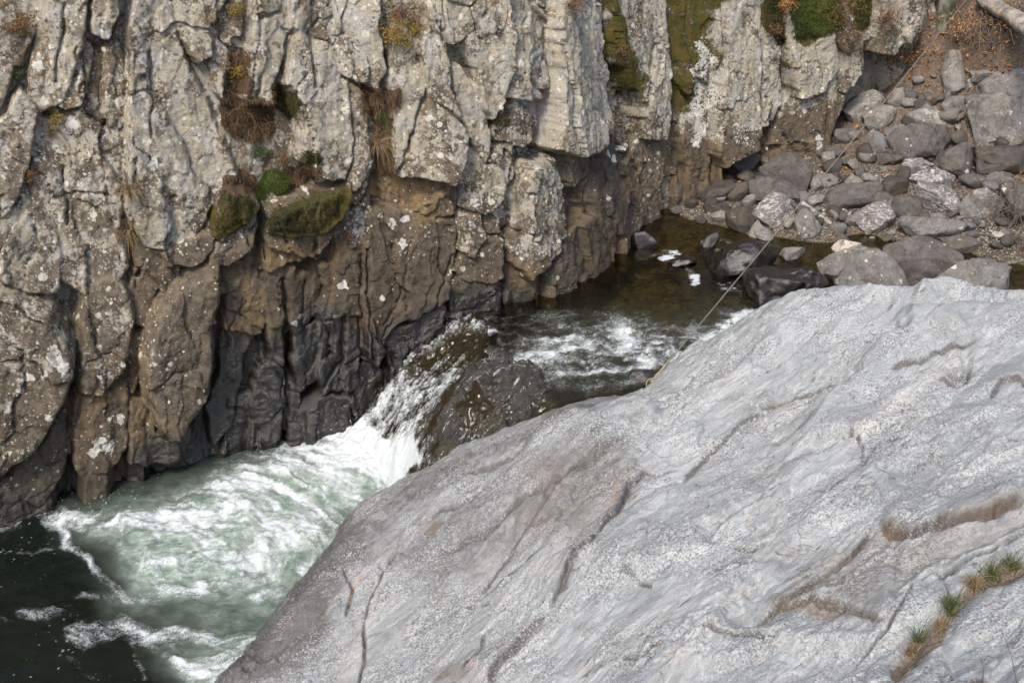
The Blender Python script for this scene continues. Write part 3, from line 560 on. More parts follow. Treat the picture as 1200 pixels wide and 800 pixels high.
WLN = np.array([(-400, 640), (-60, 620), (0, 606), (90, 562), (150, 548), (210, 555), (300, 532), (340, 522), (430, 495), (450, 440), (520, 385), (600, 374), (627, 362), (633, 318), (709, 309), (722, 249), (776, 246), (800, 206), (843, 198), (905, 174), (968, 166), (1000, 124), (1100, 112)], float)
def cliff_maps(U, V, P, withcol=True):
    """relief (metres outwards) and stains at picture positions U, V"""
    V = np.minimum(V, np.interp(U, WLN[:, 0], WLN[:, 1]) - 3.0)             # the face carries on as it is below the water
    n = U.size; q = np.stack([U, V], 1); W3 = xyz(U, V)
    q = q + np.stack([fbm(W3, 1 / 38., 3, 3), fbm(W3, 1 / 38., 3, 9)], 1) * 5.0 + np.stack([fbm(W3, 1 / 9., 2, 5), fbm(W3, 1 / 9., 2, 7)], 1) * 1.6
    base = -.10 + .10 * fbm(P, .9, 3, 21)
    disp = base.copy(); L = np.full(n, .42); G = np.full(n, .42)
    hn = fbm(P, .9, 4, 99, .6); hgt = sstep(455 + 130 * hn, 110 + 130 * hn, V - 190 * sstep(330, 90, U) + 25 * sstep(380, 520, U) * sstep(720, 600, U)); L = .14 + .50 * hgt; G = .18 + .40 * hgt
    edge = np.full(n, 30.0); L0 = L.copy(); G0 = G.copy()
    for dep, pts in [(.55, [(1010, 62), (1066, 62), (1066, 126), (992, 128)]), (.30, [(842, 200), (884, 166), (908, 150), (912, 176), (892, 198)]), (.08, [(434, 238), (452, 210), (528, 208), (500, 244)]), (.10, [(70, 330), (90, 350), (94, 560), (76, 560)]), (.12, [(598, 300), (606, 300), (600, 345), (590, 345)])]:
        i = near(q, pts, 8); base[i] -= dep * sstep(-6, 8, poly_sd(q[i], pts))
    disp = base.copy()
    for k, (off, l, g, r, pts) in enumerate(BLK):
        i = near(q, pts, 6)
        if len(i) == 0: continue
        d = poly_sd(q[i], pts) + 4.0; m = d > -1
        i = i[m]; d = d[m]
        a = np.asarray(pts, float); c = a.mean(0); rng = random.Random(k * 7 + 1)
        ku = rng.uniform(-.16, .16); top = off * .80 + .05 * sstep(250, 420, c[1]) + (q[i, 0] - c[0]) / 100 * ku + np.clip((q[i, 1] - c[1]) / 100, -.8, .8) * (.05 + rng.uniform(-.03, .05))
        rr = r * .52 + 1.5; x = np.clip((d + 1) / rr, 0, 1); pr = .45 * np.sqrt(np.maximum(0, 1 - (1 - x) ** 2)) + .55 * np.minimum(1, x * 1.5)
        val = base[i] + (top - base[i]) * pr; w = val > disp[i]; j = i[w]
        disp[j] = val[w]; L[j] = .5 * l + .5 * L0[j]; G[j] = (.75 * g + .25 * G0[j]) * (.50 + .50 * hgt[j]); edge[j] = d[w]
    for pts, w, dep in CRK:
        i = near(q, pts, w * 4)
        if len(i) == 0: continue
        d, _, al = line_sd(q[i], pts); disp[i] -= 1.5 * dep * np.exp(-(d / w) ** 2)
    if not withcol: return disp
    Z = {'L': L, 'M': np.full(n, .06) + .10 * sstep(14, 2, edge) * hgt, 'W': np.zeros(n), 'O': .10 + .25 * sstep(.05, .5, fbm(P, 1.1, 4, 95, .6)) + .18 * sstep(10, 0, edge), 'G': G, 'T': .54 + .16 * hgt + .3 * fbm(P, .7, 3, 97), 'H': np.zeros(n)}
    q2 = np.stack([U, V], 1) + np.stack([fbm(W3, 1 / 22., 4, 33), fbm(W3, 1 / 22., 4, 39)], 1) * 12
    for key, st, sf, pts in ZON:
        i = near(q2, pts, sf)
        if len(i) == 0: continue
        d = poly_sd(q2[i], pts)
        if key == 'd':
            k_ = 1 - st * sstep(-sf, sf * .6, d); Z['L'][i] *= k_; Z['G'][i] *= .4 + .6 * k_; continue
        Z[key][i] = np.maximum(Z[key][i], st * sstep(-sf, sf * .6, d))
    jit = 4 * fbm(W3, 1 / 6., 3, 401); jit2 = 4 * fbm(W3, 1 / 6., 3, 409)
    for x, y, rx, ry in SPT:
        if rx: 
            e = 1.35 - np.hypot((q[:, 0] * .5 + U * .5 + .9 * jit - x) / rx, (q[:, 1] * .5 + V * .5 + .9 * jit2 - y) / ry); Z['H'] = np.maximum(Z['H'], sstep(0, .6, e) * 1.08)
    return disp, Z

flat = P0.reshape(-1, 3); nf = N3.reshape(-1, 3)
Uc, Vc, _ = proj(flat + nf * .12)
inb = (Uc > -320) & (Uc < 1500) & (Vc > -420) & (Vc < 900)
disp, ZM = cliff_maps(Uc, Vc, flat)
ns = np.stack([flat[:, 0] * 1.6, flat[:, 1] * 1.6, flat[:, 2] * .55], 1)
Sg = np.repeat(sS[None, :], NH, 0).ravel(); Hg = np.repeat(hh[:, None], NS, 1).ravel()
w1 = fbm(flat, 1.1, 3, 41); w2 = fbm(flat, 3.5, 3, 43); w3 = fbm(flat, 1.3, 3, 47)
f1, e1 = facet_noise(Sg / .42 + w1 * .9 + w2 * .22 + Hg * .12, Hg / 1.7 + w3 * .5 + w2 * .15, 5)
f2, e2 = facet_noise(Sg / .15 + w1 * 2.0 + w2 * .5 - Hg * .3, Hg / .30 + w3 * 1.8 + w2 * .5, 9)
f3, e3 = facet_noise(Sg / .055 + w1 * 5 + w2 * 1.4, Hg / .085 + w3 * 5 + w2 * 1.4, 13)
disp = disp + .095 * f1 + .020 * f2 + .006 * f3 - .060 * np.exp(-(e1 / .022) ** 2) * sstep(-.15, .30, w2) - .012 * np.exp(-(e2 / .05) ** 2) * sstep(-.1, .4, w1)
disp = disp + .04 * fbm(ns, .9, 4, 51) + .02 * fbm(ns, 4.0, 3, 57, ridged=True) + .018 * fbm(flat, 4.5, 4, 61, .62) + .008 * fbm(flat, 24, 3, 71, .6)
cliffV = flat + nf * disp[:, None]
cliffV[:, 2] += .03 * fbm(flat, 3.0, 3, 91)
me = mesh_np('cliff', cliffV, grid_faces(NH, NS))
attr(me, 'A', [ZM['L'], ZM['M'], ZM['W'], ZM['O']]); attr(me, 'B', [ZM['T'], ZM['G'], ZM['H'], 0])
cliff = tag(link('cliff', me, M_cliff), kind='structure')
cu, cv, cd = proj(cliffV)
def on_cliff(u, v):
    """nearest point of the finished face that shows at this place in the photograph"""
    k = np.nonzero((np.abs(cu - u) < 5) & (np.abs(cv - v) < 5))[0]
    if len(k) == 0: k = np.nonzero((np.abs(cu - u) < 25) & (np.abs(cv - v) < 25))[0]
    k = k[cd[k] < cd[k].min() + .25]; k = k[np.argmin((cu[k] - u) ** 2 + (cv[k] - v) ** 2)]
    return Vector(cliffV[k]), Vector(nf[k])
# ------------------------------------------------------------------ stream bed and far bank: one sheet of ground
def C3(lst):
    out = []
    for a in lst:
        if len(a) == 3: p = at_z(np.array(a[0]), np.array(a[1]), a[2]); out.append(tuple(p))
        else: out.append(a[:3])
    return out
GCTL = C3([(770, 246, -.06), (800, 258, -.04), (840, 268, -.04), (880, 282, -.05), (930, 284, -.03), (985, 286, -.02), (1040, 288, -.03), (1090, 290, -.03), (1140, 304, -.04), (1200, 314, -.04),
           (900, 200, .32), (850, 208, .22), (960, 205, .34), (1000, 230, .26), (1060, 225, .34), (1120, 220, .4), (1200, 220, .5), (1000, 150, .75), (1060, 150, .8), (1130, 140, .95), (1200, 120, 1.25), (1030, 118, .85), (1066, 104, 1.05), (1082, 60, 1.75), (1130, 60, 1.75), (1200, 60, 1.9), (1130, 10, 2.3), (1200, 10, 2.5), (1092, 10, 2.35),
           (650, 340, -.7), (720, 300, -.55), (800, 300, -.25), (900, 330, -.35), (760, 370, -.5), (1000, 310, -.3), (1100, 330, -.35), (620, 420, -.5), (700, 420, -.5), (850, 380, -.5)]) \
       + [(-1.2, 11.5, -1.7), (-3, 9.5, -2.2), (-6, 8, -2.2), (-9, 6, -2.2), (0, 7, -2.0), (6, 11, -.6), (9, 12, -.5), (9.5, 15.5, .5), (12, 14, .6), (14, 20, 5), (9, 22, 4.6), (7, 20, 3.6), (6, 24, 6.5), (14, 26, 9), (3, 5, -1.2), (8, 7, -.5)]
# fine near the picture, coarse out to the horizon
gx = np.r_[-400, -150, -60, -25, np.linspace(-12, -2, 40), np.linspace(-1.9, 9.5, 420), np.linspace(9.6, 16, 60), 25, 60, 150, 400]
gy = np.r_[-300, -100, -30, -8, np.linspace(0, 9, 40), np.linspace(9.1, 20.5, 440), np.linspace(20.6, 28, 40), 45, 100, 250, 600]
GX, GY = np.meshgrid(gx, gy); cx = np.clip(GX, -12, 16); cy = np.clip(GY, 0, 28)
def ground_z(X, Y): 
    return np.clip(tps(GCTL, X, Y), -2.4, 12)
GZ = ground_z(cx, cy)
gp = np.stack([GX, GY, GZ], -1).reshape(-1, 3); lo = GZ.ravel() < -.02
amp = np.where(lo, .5, 1.0)
gz = gp[:, 2] + amp * (.10 * fbm(gp, 1.2, 4, 101) + .035 * fbm(gp, 6, 4, 103, ridged=True) + .012 * fbm(gp, 22, 2, 107))
gp[:, 2] = gz
me = mesh_np('ground', gp, grid_faces(len(gy), len(gx)))
gu, gv, gd = proj(gp); qg = np.stack([gu, gv], 1)
under = sstep(.06, -.03, gz)
grav = .35 + .4 * sstep(.8, .2, gz); leaf = .15 + .55 * sstep(.9, 1.6, gz)
for key, st, pts in [('g', 1, [(960, 198), (1040, 200), (1044, 216), (1000, 226), (950, 214)]), ('g', .9, [(1120, 205), (1180, 210), (1150, 226), (1120, 222)]), ('g', 1, [(1140, 255), (1200, 262), (1200, 290), (1140, 285)]),
                     ('l', .9, [(800, 205), (890, 195), (890, 210), (820, 220)]), ('l', .8, [(950, 160), (1000, 175), (1000, 205), (960, 205), (940, 190)]), ('l', .9, [(1050, 20), (1210, 40), (1210, 120), (1140, 100), (1050, 90)]), ('l', .8, [(1080, 205), (1200, 205), (1200, 220), (1090, 225)])]:
    d = sstep(-8, 8, poly_sd(qg, pts)) * st
    if key == 'g': grav = np.maximum(grav, d); leaf = leaf * (1 - d)
    else: leaf = np.maximum(leaf, d)
attr(me, 'A', [under, leaf, grav, 0])
ground = tag(link('ground', me, bed_material()), kind='structure')
from mathutils.bvhtree import BVHTree
def coarse_bvh(V, nr, nc, st):
    i = np.arange(nr * nc).reshape(nr, nc)[::st, ::st]; W = V.reshape(nr, nc, 3)[::st, ::st].reshape(-1, 3)
    return BVHTree.FromPolygons(W.tolist(), grid_faces(i.shape[0], i.shape[1]).tolist())
bvh_ground = coarse_bvh(gp, len(gy), len(gx), 2)
def hit(bvh, u, v):
    d = Vector(ray(u, v)).normalized(); return bvh.ray_cast(Vector((0, 0, CAM_H)), d)[0]

# ------------------------------------------------------------------ the river: upper pool, chute and plunge pool in one surface
LIP0 = np.array(at_z(np.array(528.), np.array(372.), 0.)[:2]); LIP1 = np.array(at_z(np.array(640.), np.array(484.), 0.)[:2])
lt = (LIP1 - LIP0) / np.linalg.norm(LIP1 - LIP0); ln = np.array([lt[1], -lt[0]])
if ln[0] > 0: ln = -ln
ZL = -1.2
wx = np.r_[np.linspace(-16, -6.4, 60), np.linspace(-6.35, 2.6, 560), np.linspace(2.62, 10, 250)]
wy = np.r_[np.linspace(-4, 5.4, 40), np.linspace(5.5, 13.6, 640), np.linspace(13.62, 16.6, 130)]
WX, WY = np.meshgrid(wx, wy); X = WX.ravel(); Y = WY.ravel()
q = (X - LIP0[0]) * ln[0] + (Y - LIP0[1]) * ln[1]; w = (X - LIP0[0]) * lt[0] + (Y - LIP0[1]) * lt[1]
wp0 = np.stack([X, Y, np.zeros_like(X)], 1)
qw = q + .10 * fbm(wp0, 1.6, 3, 201)
# the chute by the cliff starts early and runs long; the shoulder of rock in the middle holds the water up, then drops it
bulge = np.exp(-((w - 1.25) / .55) ** 2); chute = np.exp(-((w - .25) / .35) ** 2)
r0 = -.32 + .42 * bulge - .1 * chute; r1 = 1.22 + .05 * bulge + .1 * chute
tt = np.clip((qw - r0) / (r1 - r0), 0, 1)
prof = np.where(tt < 1, tt ** (1.45 + .6 * bulge) * (1 - tt) ** 0 , 1)
prof = prof * (1 - .12 * np.sin(np.pi * tt)) + 0
zf = ZL * prof
fall = sstep(.02, .12, tt) * sstep(1.0, .9, tt)
steep = np.sin(np.pi * np.clip(tt, 0, 1))
# picture coordinates of the undisturbed surface, to place foam where the photograph has it
U, V, _ = proj(np.stack([X, Y, zf], 1))
wq = np.stack([U, V], 1); W3 = xyz(U, V)
wq = wq + np.stack([fbm(W3, 1 / 60., 4, 211), fbm(W3, 1 / 60., 4, 219)], 1) * 14 + np.stack([fbm(W3, 1 / 16., 3, 213), fbm(W3, 1 / 16., 3, 217)], 1) * 5
low = sstep(-.9, -1.1, zf)
foam = np.zeros(len(X)); aer = np.zeros(len(X)); calm = np.ones(len(X))
def area(pts, sf, st, arr, mode=0):
    i = near(wq, pts, sf); d = st * sstep(-sf, sf, poly_sd(wq[i], pts)); arr[i] = np.maximum(arr[i], d) if mode == 0 else arr[i] * (1 - d)
def stroke(pts, wd, st, arr, only=None):
    i = near(wq, pts, wd * 3); d, _, _ = line_sd(wq[i], pts); e = st * np.exp(-(d / wd) ** 2)
    arr[i] = np.maximum(arr[i], e if only is None else e * only[i])
# plunge pool
area([(95, 612), (200, 580), (330, 535), (440, 500), (520, 520), (490, 570), (400, 625), (340, 700), (290, 800), (230, 800), (190, 720), (150, 700), (120, 640)], 46, .9, aer)
area([(180, 690), (290, 690), (330, 740), (250, 775), (150, 730)], 30, .55, aer, 1)
area([(60, 640), (130, 640), (140, 690), (60, 700)], 18, .6, aer, 1)
area([(250, 555), (420, 520), (490, 550), (420, 610), (300, 660), (200, 640), (170, 610)], 40, .36, foam)
area([(350, 530), (420, 496), (500, 505), (520, 540), (470, 566), (400, 556)], 22, 1.0, foam)
area([(255, 552), (345, 522), (360, 565), (270, 575)], 22, .52, foam)
stroke([(480, 535), (380, 560), (250, 585), (150, 605), (60, 612)], 12, .62, foam); stroke([(60, 610), (80, 632), (112, 676), (150, 706)], 4.5, .62, foam)
stroke([(40, 602), (20, 608), (-30, 620)], 8, .5, foam); stroke([(130, 605), (200, 620), (290, 590)], 6, .42, foam)
stroke([(150, 704), (100, 700), (50, 718), (20, 716)], 8, .36, foam); stroke([(150, 704), (230, 690), (300, 650), (330, 610)], 8, .34, foam)
stroke([(160, 665), (200, 650), (245, 632), (255, 612)], 5, .40, foam); stroke([(330, 640), (380, 625), (420, 600)], 6, .38, foam); stroke([(290, 700), (330, 690), (360, 660)], 6, .36, foam)
stroke([(90, 745), (150, 732), (190, 752), (235, 785), (275, 812)], 11, .55, foam); stroke([(180, 745), (240, 748), (285, 758), (310, 750)], 6, .46, foam); stroke([(160, 730), (170, 770), (178, 800)], 5, .3, foam)
stroke([(0, 640), (40, 645), (80, 636)], 5, .25, foam); stroke([(0, 720), (60, 740), (110, 790)], 6, .2, foam)
area([(200, 770), (300, 740), (300, 810), (230, 810)], 20, .28, foam)
# the chute
area([(452, 440), (480, 425), (500, 400), (535, 378), (552, 386), (520, 402), (500, 420), (470, 462)], 9, .62, foam)
area([(436, 500), (455, 455), (482, 445), (512, 428), (548, 432), (552, 446), (520, 470), (502, 490), (500, 520), (506, 545), (470, 545), (440, 520)], 14, .80, foam)
area([(500, 480), (530, 455), (560, 450), (540, 500), (510, 545)], 16, .3, foam); area([(530, 520), (560, 488), (572, 484), (552, 512), (520, 548)], 6, .5, foam)
area([(540, 372), (565, 380), (585, 392), (560, 394), (540, 388)], 7, .6, foam)
# rapids of the upper pool
area([(585, 445), (600, 410), (650, 380), (740, 372), (800, 386), (850, 372), (890, 358), (880, 388), (830, 425), (790, 452), (720, 455), (650, 450)], 26, .40, foam)
area([(812, 410), (850, 386), (890, 362), (880, 392), (832, 424)], 16, 1.0, foam); area([(690, 415), (760, 398), (820, 405), (800, 425), (730, 425)], 16, .52, foam); area([(835, 385), (880, 362), (880, 372), (850, 392)], 10, .9, foam)
area([(560, 375), (600, 360), (700, 366), (640, 392), (585, 400)], 14, .24, foam)
cas = np.zeros(len(X))
area([(766, 300), (800, 294), (808, 304), (785, 310)], 6, .85, cas); area([(812, 312), (824, 318), (830, 336), (814, 334)], 6, .85, cas); area([(846, 328), (874, 332), (872, 342), (848, 338)], 6, .8, cas); area([(1180, 345), (1210, 338), (1210, 352)], 8, .6, cas); area([(838, 274), (870, 275), (870, 283), (840, 283)], 5, .5, cas)
foam = np.maximum(foam, cas * sstep(-.5, .35, fbm(wp0 * [1, 1.5, 1], 9, 4, 229, .65)))
# break the painted foam up: curling lines in the pool, streaks down the chute
# streaks that curl round the pool, streaks down the chute, ragged crests in the rapids
px_, py_ = wq[:, 0] - 215, (wq[:, 1] - 655) * 1.9; rad = np.hypot(px_, py_); ang = np.arctan2(py_, px_)
arc = np.stack([rad / 26., np.cos(ang) * 1.5, np.sin(ang) * 1.5], 1)
curl = fbm(arc, 1.0, 5, 231, .62, True); curl2 = fbm(arc * [2.6, 1.8, 1.8], 1.0, 4, 237, .62, True); mot = fbm(wp0, 4.0, 5, 245, .65)
strk = fbm(np.stack([w * 6 + .8 * fbm(wp0, 3, 3, 243), q * 2.4 + .5 * fbm(wp0, 2.5, 3, 244), w * 0], 1), 1.0, 5, 241, .62); fine_ = fbm(wp0, 16, 4, 251, .65); spk = fbm(wp0, 34, 3, 255, .7)
crest = fbm(np.stack([X * 2.2 + Y * .5, Y * 3.6 - X * .6, X * 0], 1), 1.0, 5, 247, .62, True)
k_low = np.clip(.30 + .85 * curl + .55 * curl2 + .5 * mot + .3 * fine_, .0, 1.3)
k_fall = np.clip(.55 + .85 * strk + .45 * fine_ + .5 * spk, 0, 1.25)
k_up = np.clip(.86 + 1.5 * crest + .5 * fine_ + .5 * mot, 0, 1.8)
kk_ = np.where(fall > .3, k_fall, np.where(low > .5, k_low, k_up))
core = sstep(.86, .97, foam)
foam = foam * (kk_ * (1 - core * .75) + core * (.74 + .40 * mot + .25 * curl2))
veil = low * sstep(.15, .7, aer)
foot_foam = np.exp(-(((U - 420) / 120) ** 2 + ((V - 540) / 40) ** 2)) * low  # extra foam around the foot of the chute
foam = foam + veil * (.28 * sstep(.10, .75, curl) + .22 * sstep(.2, .8, curl2) + .12 * sstep(-.2, .5, mot)) + foot_foam * (.30 + .35 * mot + .25 * curl)
foam = foam + fall * bulge * .40 * sstep(.22, .6, strk + .5 * spk) * (1 - foam)
foam = foam + fall * .12 * sstep(.18, .5, spk + .4 * strk) * sstep(1.6, .9, w) * (1 - foam)
foam = np.clip(foam, 0, 1); aer = aer * (1 - fall)
dots = sstep(.60, .72, fbm(wp0, 44, 2, 261)) * sstep(-.2, .4, fbm(wp0, 1.5, 3, 263)); foam = np.maximum(foam, dots * .5 * np.where(low > .5, 1, .08))
clear = (1 - fall) * (1 - low) * sstep(1.02, .9, sstep(.25, .6, foam)) * .92
rap = np.zeros(len(X)); area([(570, 440), (600, 400), (640, 368), (760, 360), (900, 350), (890, 400), (800, 460), (650, 470)], 30, 1.0, rap)
clear = clear * (1 - .35 * rap); aer = np.maximum(aer, rap * .13 * (1 - low))
turb = np.clip(foam * 1.2 + aer * .5, 0, 1)
z = zf + .014 * fbm(wp0, 3.2, 3, 271) + low * turb * (.085 * fbm(wp0, 1.7, 4, 273) + .03 * fbm(wp0, 6, 3, 275, ridged=True)) + low * .02 * fbm(wp0, 5, 3, 276) + rap * (.05 * fbm(wp0, 3.6, 4, 277, ridged=True) + .03 * fbm(wp0, 9, 3, 278))
calm_b = 1 - .75 * bulge
z = z + fall * (.07 * strk * calm_b + .035 * spk * calm_b + .035 * fine_ * calm_b * (.4 + foam) + .05 * fbm(np.stack([w * 3, q * 1.6, w * 0], 1), 1.0, 4, 281, .6, True))
hump = np.exp(-(((U - 440) / 70) ** 2 + ((V - 520) / 26) ** 2)) * low; z = z + hump * (.12 + .16 * fbm(wp0, 4.5, 5, 283, .6)) + foam * low * .02 * fbm(wp0, 18, 3, 285)
z = z + fall * bulge * (.09 * fbm(wp0 * [1, 1, 1], 4.5, 4, 287, .6, True) - .02)
calmz = sstep(9.6, 9.0, WY.ravel()) * 0
me = mesh_np('river', np.stack([X, Y, z], 1), grid_faces(len(wy), len(wx)))
attr(me, 'A', [foam, np.clip(aer, 0, 1), np.clip(clear, 0, 1), np.clip((1 - low) * 1.0, 0, 1)])
river = tag(link('river', me, water_material()), kind='structure')
# the hump of dark rock right of the chute, streaming wet, standing just clear of the water
LED = [(503, 540), (511, 482), (538, 442), (572, 412), (606, 408), (642, 440), (656, 480), (604, 506), (562, 532), (530, 552)]
lm = sstep(-6, 12, poly_sd(wq, LED) + 7 * fbm(wp0, 3.5, 4, 291, .6)); lf, le = facet_noise(w / .34 + .5 * fbm(wp0, 2, 3, 293), q / .26 + .5 * fbm(wp0, 2, 3, 295), 29)
zr = z - .13 + .135 * lm ** .6 + .13 * lf * sstep(0, .2, le) + .08 * fbm(wp0, 5, 5, 297, .65, True) + .02 * fbm(wp0, 18, 3, 299) - .03 * np.exp(-(le / .06) ** 2)
flag = lm > .03; FQ = grid_faces(len(wy), len(wx)); FQ = FQ[flag[FQ].all(1)]
lab_ = np.arange(len(X))
for _ in range(4000):
    m_ = lab_[FQ].min(1); new = lab_.copy(); np.minimum.at(new, FQ.ravel(), np.repeat(m_, 4))
    if (new == lab_).all(): break
    lab_ = new
FQ = FQ[lab_[FQ[:, 0]] == np.bincount(lab_[FQ[:, 0]]).argmax()]; keep = np.unique(FQ); re_ = np.full(len(X), -1); re_[keep] = np.arange(len(keep))
LV = np.stack([X, Y, zr], 1)[keep]; lc = np.array([LV[:, 0].mean(), LV[:, 1].mean(), LV[:, 2].min()])
tag(link('ledge_rock', mesh_np('ledge_rock', LV - lc, re_[FQ]), streaming_material(math.atan2(ln[1], ln[0])), loc=lc.tolist()), 'dark wet hump of ledge rock right of the white chute, water streaming over it', 'rock')
# ------------------------------------------------------------------ the pale granite outcrop the picture is taken from
SCTL = C3([(255, 800, -1.05), (300, 740, -1.02), (332, 695, -1.0), (380, 640, -.9), (405, 608, -.82), (450, 574, -.62), (490, 550, -.45), (520, 535, -.30), (580, 508, -.08), (640, 485, .06), (700, 470, .18), (740, 458, .26), (800, 418, .5), (860, 383, .68), (900, 359, .80), (950, 348, 1.0), (1000, 342, 1.12), (1060, 338, 1.22), (1100, 347, 1.2), (1140, 360, 1.1), (1200, 368, .95),
           (1200, 800, 2.05), (1050, 800, 1.62), (900, 800, 1.2), (750, 800, .72), (600, 800, .16), (450, 800, -.38), (350, 800, -.74), (700, 640, .55), (560, 640, -.02), (450, 680, -.42), (850, 520, .78), (1000, 450, 1.1), (1150, 450, 1.32), (900, 650, 1.05), (1050, 560, 1.28), (1200, 560, 1.55), (1100, 700, 1.58), (800, 720, .84), (1000, 700, 1.35)]) \
     + [(4.0, 11.5, -.5), (5.2, 11.4, -.8), (2.9, 11.6, -.9), (2.0, 11.3, -1.0), (1.25, 10.6, -.9), (.45, 10.35, -.9), (-.3, 10.3, -1.6), (-.95, 10.2, -2.0), (-1.9, 9.9, -2.3), (-2.6, 8.9, -2.3), (-3.1, 7.6, -2.4), (-3.5, 6.4, -2.4), (-3.4, 5, -2.1), (-3.0, 3.5, -1.4),
        (0, 3.5, 1.2), (2.5, 2.0, 2.9), (0, 1.2, 2.6), (0, -1, 4.2), (-2.5, 1.5, .3), (-5, 3, -2.2), (5, 3, 3.0), (6, 6, 2.2), (7, 9.5, .9), (7.5, 11.5, -1.0), (9, 8, 1.0), (9, 3, 3.0), (5, -2, 4.6), (-4, -2, 2.0), (-8, 0, -2)]
_cr = []
for (u_, v_, z_) in [(300, 740, -1.02), (332, 695, -1.0), (380, 640, -.9), (405, 608, -.82), (450, 574, -.62), (490, 550, -.45), (520, 535, -.30), (580, 508, -.08), (640, 485, .06), (700, 470, .18), (740, 458, .26), (800, 418, .5), (860, 383, .68), (900, 359, .80), (950, 348, 1.0), (1000, 342, 1.12), (1060, 338, 1.22), (1100, 347, 1.2), (1140, 360, 1.1), (1200, 368, .95)]:
    p_ = at_z(np.array(float(u_)), np.array(float(v_)), z_); d_ = p_[:2] / np.linalg.norm(p_[:2]); k_ = .34; _cr.append((p_[0] + d_[0] * k_, p_[1] + d_[1] * k_, z_ - .40))
SCTL += _cr
# features: outline px, groove width, groove depth m, lift of the left side m, reach of the lift px
SFE = [
 ([(760, 545), (737, 567), (726, 597), (692, 635), (670, 661), (640, 710)], 4, .05, -.05, 60), ([(640, 710), (600, 760), (570, 800)], 9, .02, -.05, 40),
 ([(470, 640), (460, 650), (437, 695), (426, 725), (428, 770), (418, 805)], 3.5, .05, .05, 25), ([(505, 650), (565, 627), (602, 594), (660, 560), (740, 505)], 14, .045, -.05, 45), ([(890, 478), (935, 462), (985, 450)], 2.5, .02, .03, 20),
 ([(730, 547), (750, 545), (770, 552), (795, 547)], 2.5, .03, .02, 15), ([(992, 515), (1010, 535), (1010, 552)], 2.5, .03, .025, 12), ([(1010, 552), (1030, 530), (1060, 520)], 3, .02, -.03, 18),
 ([(1098, 446), (1114, 449), (1132, 448), (1142, 424)], 3, .03, .05, 14), ([(1160, 470), (1175, 450), (1190, 446), (1205, 452)], 4, .03, .05, 16),
 ([(1029, 608), (1050, 618), (1065, 624), (1104, 606), (1140, 599), (1170, 590), (1210, 575)], 5, .06, .10, 30),
 ([(1078, 674), (1110, 663), (1152, 636), (1170, 630), (1210, 607)], 2.6, .05, .035, 20), ([(1078, 674), (1059, 704), (1041, 731), (1011, 758), (965, 805)], 2.6, .05, .04, 24),
 ([(1029, 608), (1000, 640), (960, 668), (920, 692), (880, 722)], 5, .03, -.05, 30), ([(900, 700), (945, 690), (990, 700), (1035, 724)], 4, .035, .06, 22), ([(825, 742), (870, 738), (900, 745)], 3, .03, .04, 18),
 ([(660, 560), (620, 620), (560, 690)], 5, .02, .02, 25), ([(560, 690), (520, 715), (490, 735), (470, 745)], 4, .03, .04, 20), ([(640, 640), (600, 665), (565, 690)], 3, .015, .02, 15), ([(545, 705), (575, 700)], 3, .03, .02, 10),
 ([(727, 671), (760, 685), (765, 690)], 2.5, .025, .03, 14), ([(860, 633), (885, 636), (903, 626)], 2.3, .02, .025, 14), ([(730, 768), (750, 775), (775, 757)], 2.4, .03, .03, 16), ([(540, 790), (565, 750), (568, 735)], 3, .03, .02, 15),
 ([(955, 575), (970, 580), (995, 560)], 2, .015, .02, 10), ([(400, 650), (412, 690), (404, 720)], 4, .03, -.03, 20), ([(1110, 790), (1140, 778), (1170, 776)], 4, .03, .05, 20), ([(895, 480), (840, 520), (800, 560)], 6, .012, .015, 25), ([(1040, 440), (1100, 410), (1150, 390)], 5, .012, .02, 25),
 ([(540, 545), (600, 525), (660, 490)], 5, .02, .02, 20), ([(500, 600), (540, 580), (580, 550)], 6, .02, .02, 20),
]
yy = np.r_[np.linspace(-6, 2.9, 30), 3.0 * (12.2 / 3.0) ** np.linspace(0, 1, 760)]
xx = np.r_[np.linspace(-9, -3.55, 30), np.linspace(-3.5, 6.6, 900), np.linspace(6.65, 10, 30)]
SX, SY = np.meshgrid(xx, yy); X = SX.ravel(); Y = SY.ravel()
zc = tps(SCTL, X[::1], Y); zc = np.maximum(zc, -2.6)
P = np.stack([X, Y, zc], 1)
p1 = at_z(np.array(560.), np.array(700.), .1); p2 = at_z(np.array(800.), np.array(520.), .6)
ca, sa = (p2[:2] - p1[:2]) / np.linalg.norm(p2[:2] - p1[:2])
SFR = np.stack([P[:, 0] * ca + P[:, 1] * sa, -P[:, 0] * sa + P[:, 1] * ca, P[:, 2]], 1)        # along / across the foliation
U, V, D = proj(P)
sq = np.stack([U, V], 1); W3 = xyz(U, V); sq = sq + np.stack([fbm(W3, 1 / 30., 3, 303), fbm(W3, 1 / 30., 3, 309)], 1) * 3 + np.stack([fbm(W3, 1 / 8., 2, 305), fbm(W3, 1 / 8., 2, 307)], 1) * .9
dz = .09 * fbm(P, .8, 4, 311) + .026 * fbm(SFR * [.5, 2.2, 1], 1.0, 5, 313, .5, True) + .012 * fbm(SFR * [.35, 1.5, 1], 4.5, 4, 317, .55) + .008 * fbm(P, 7, 4, 319, .6) + .003 * fbm(P, 40, 2, 323)
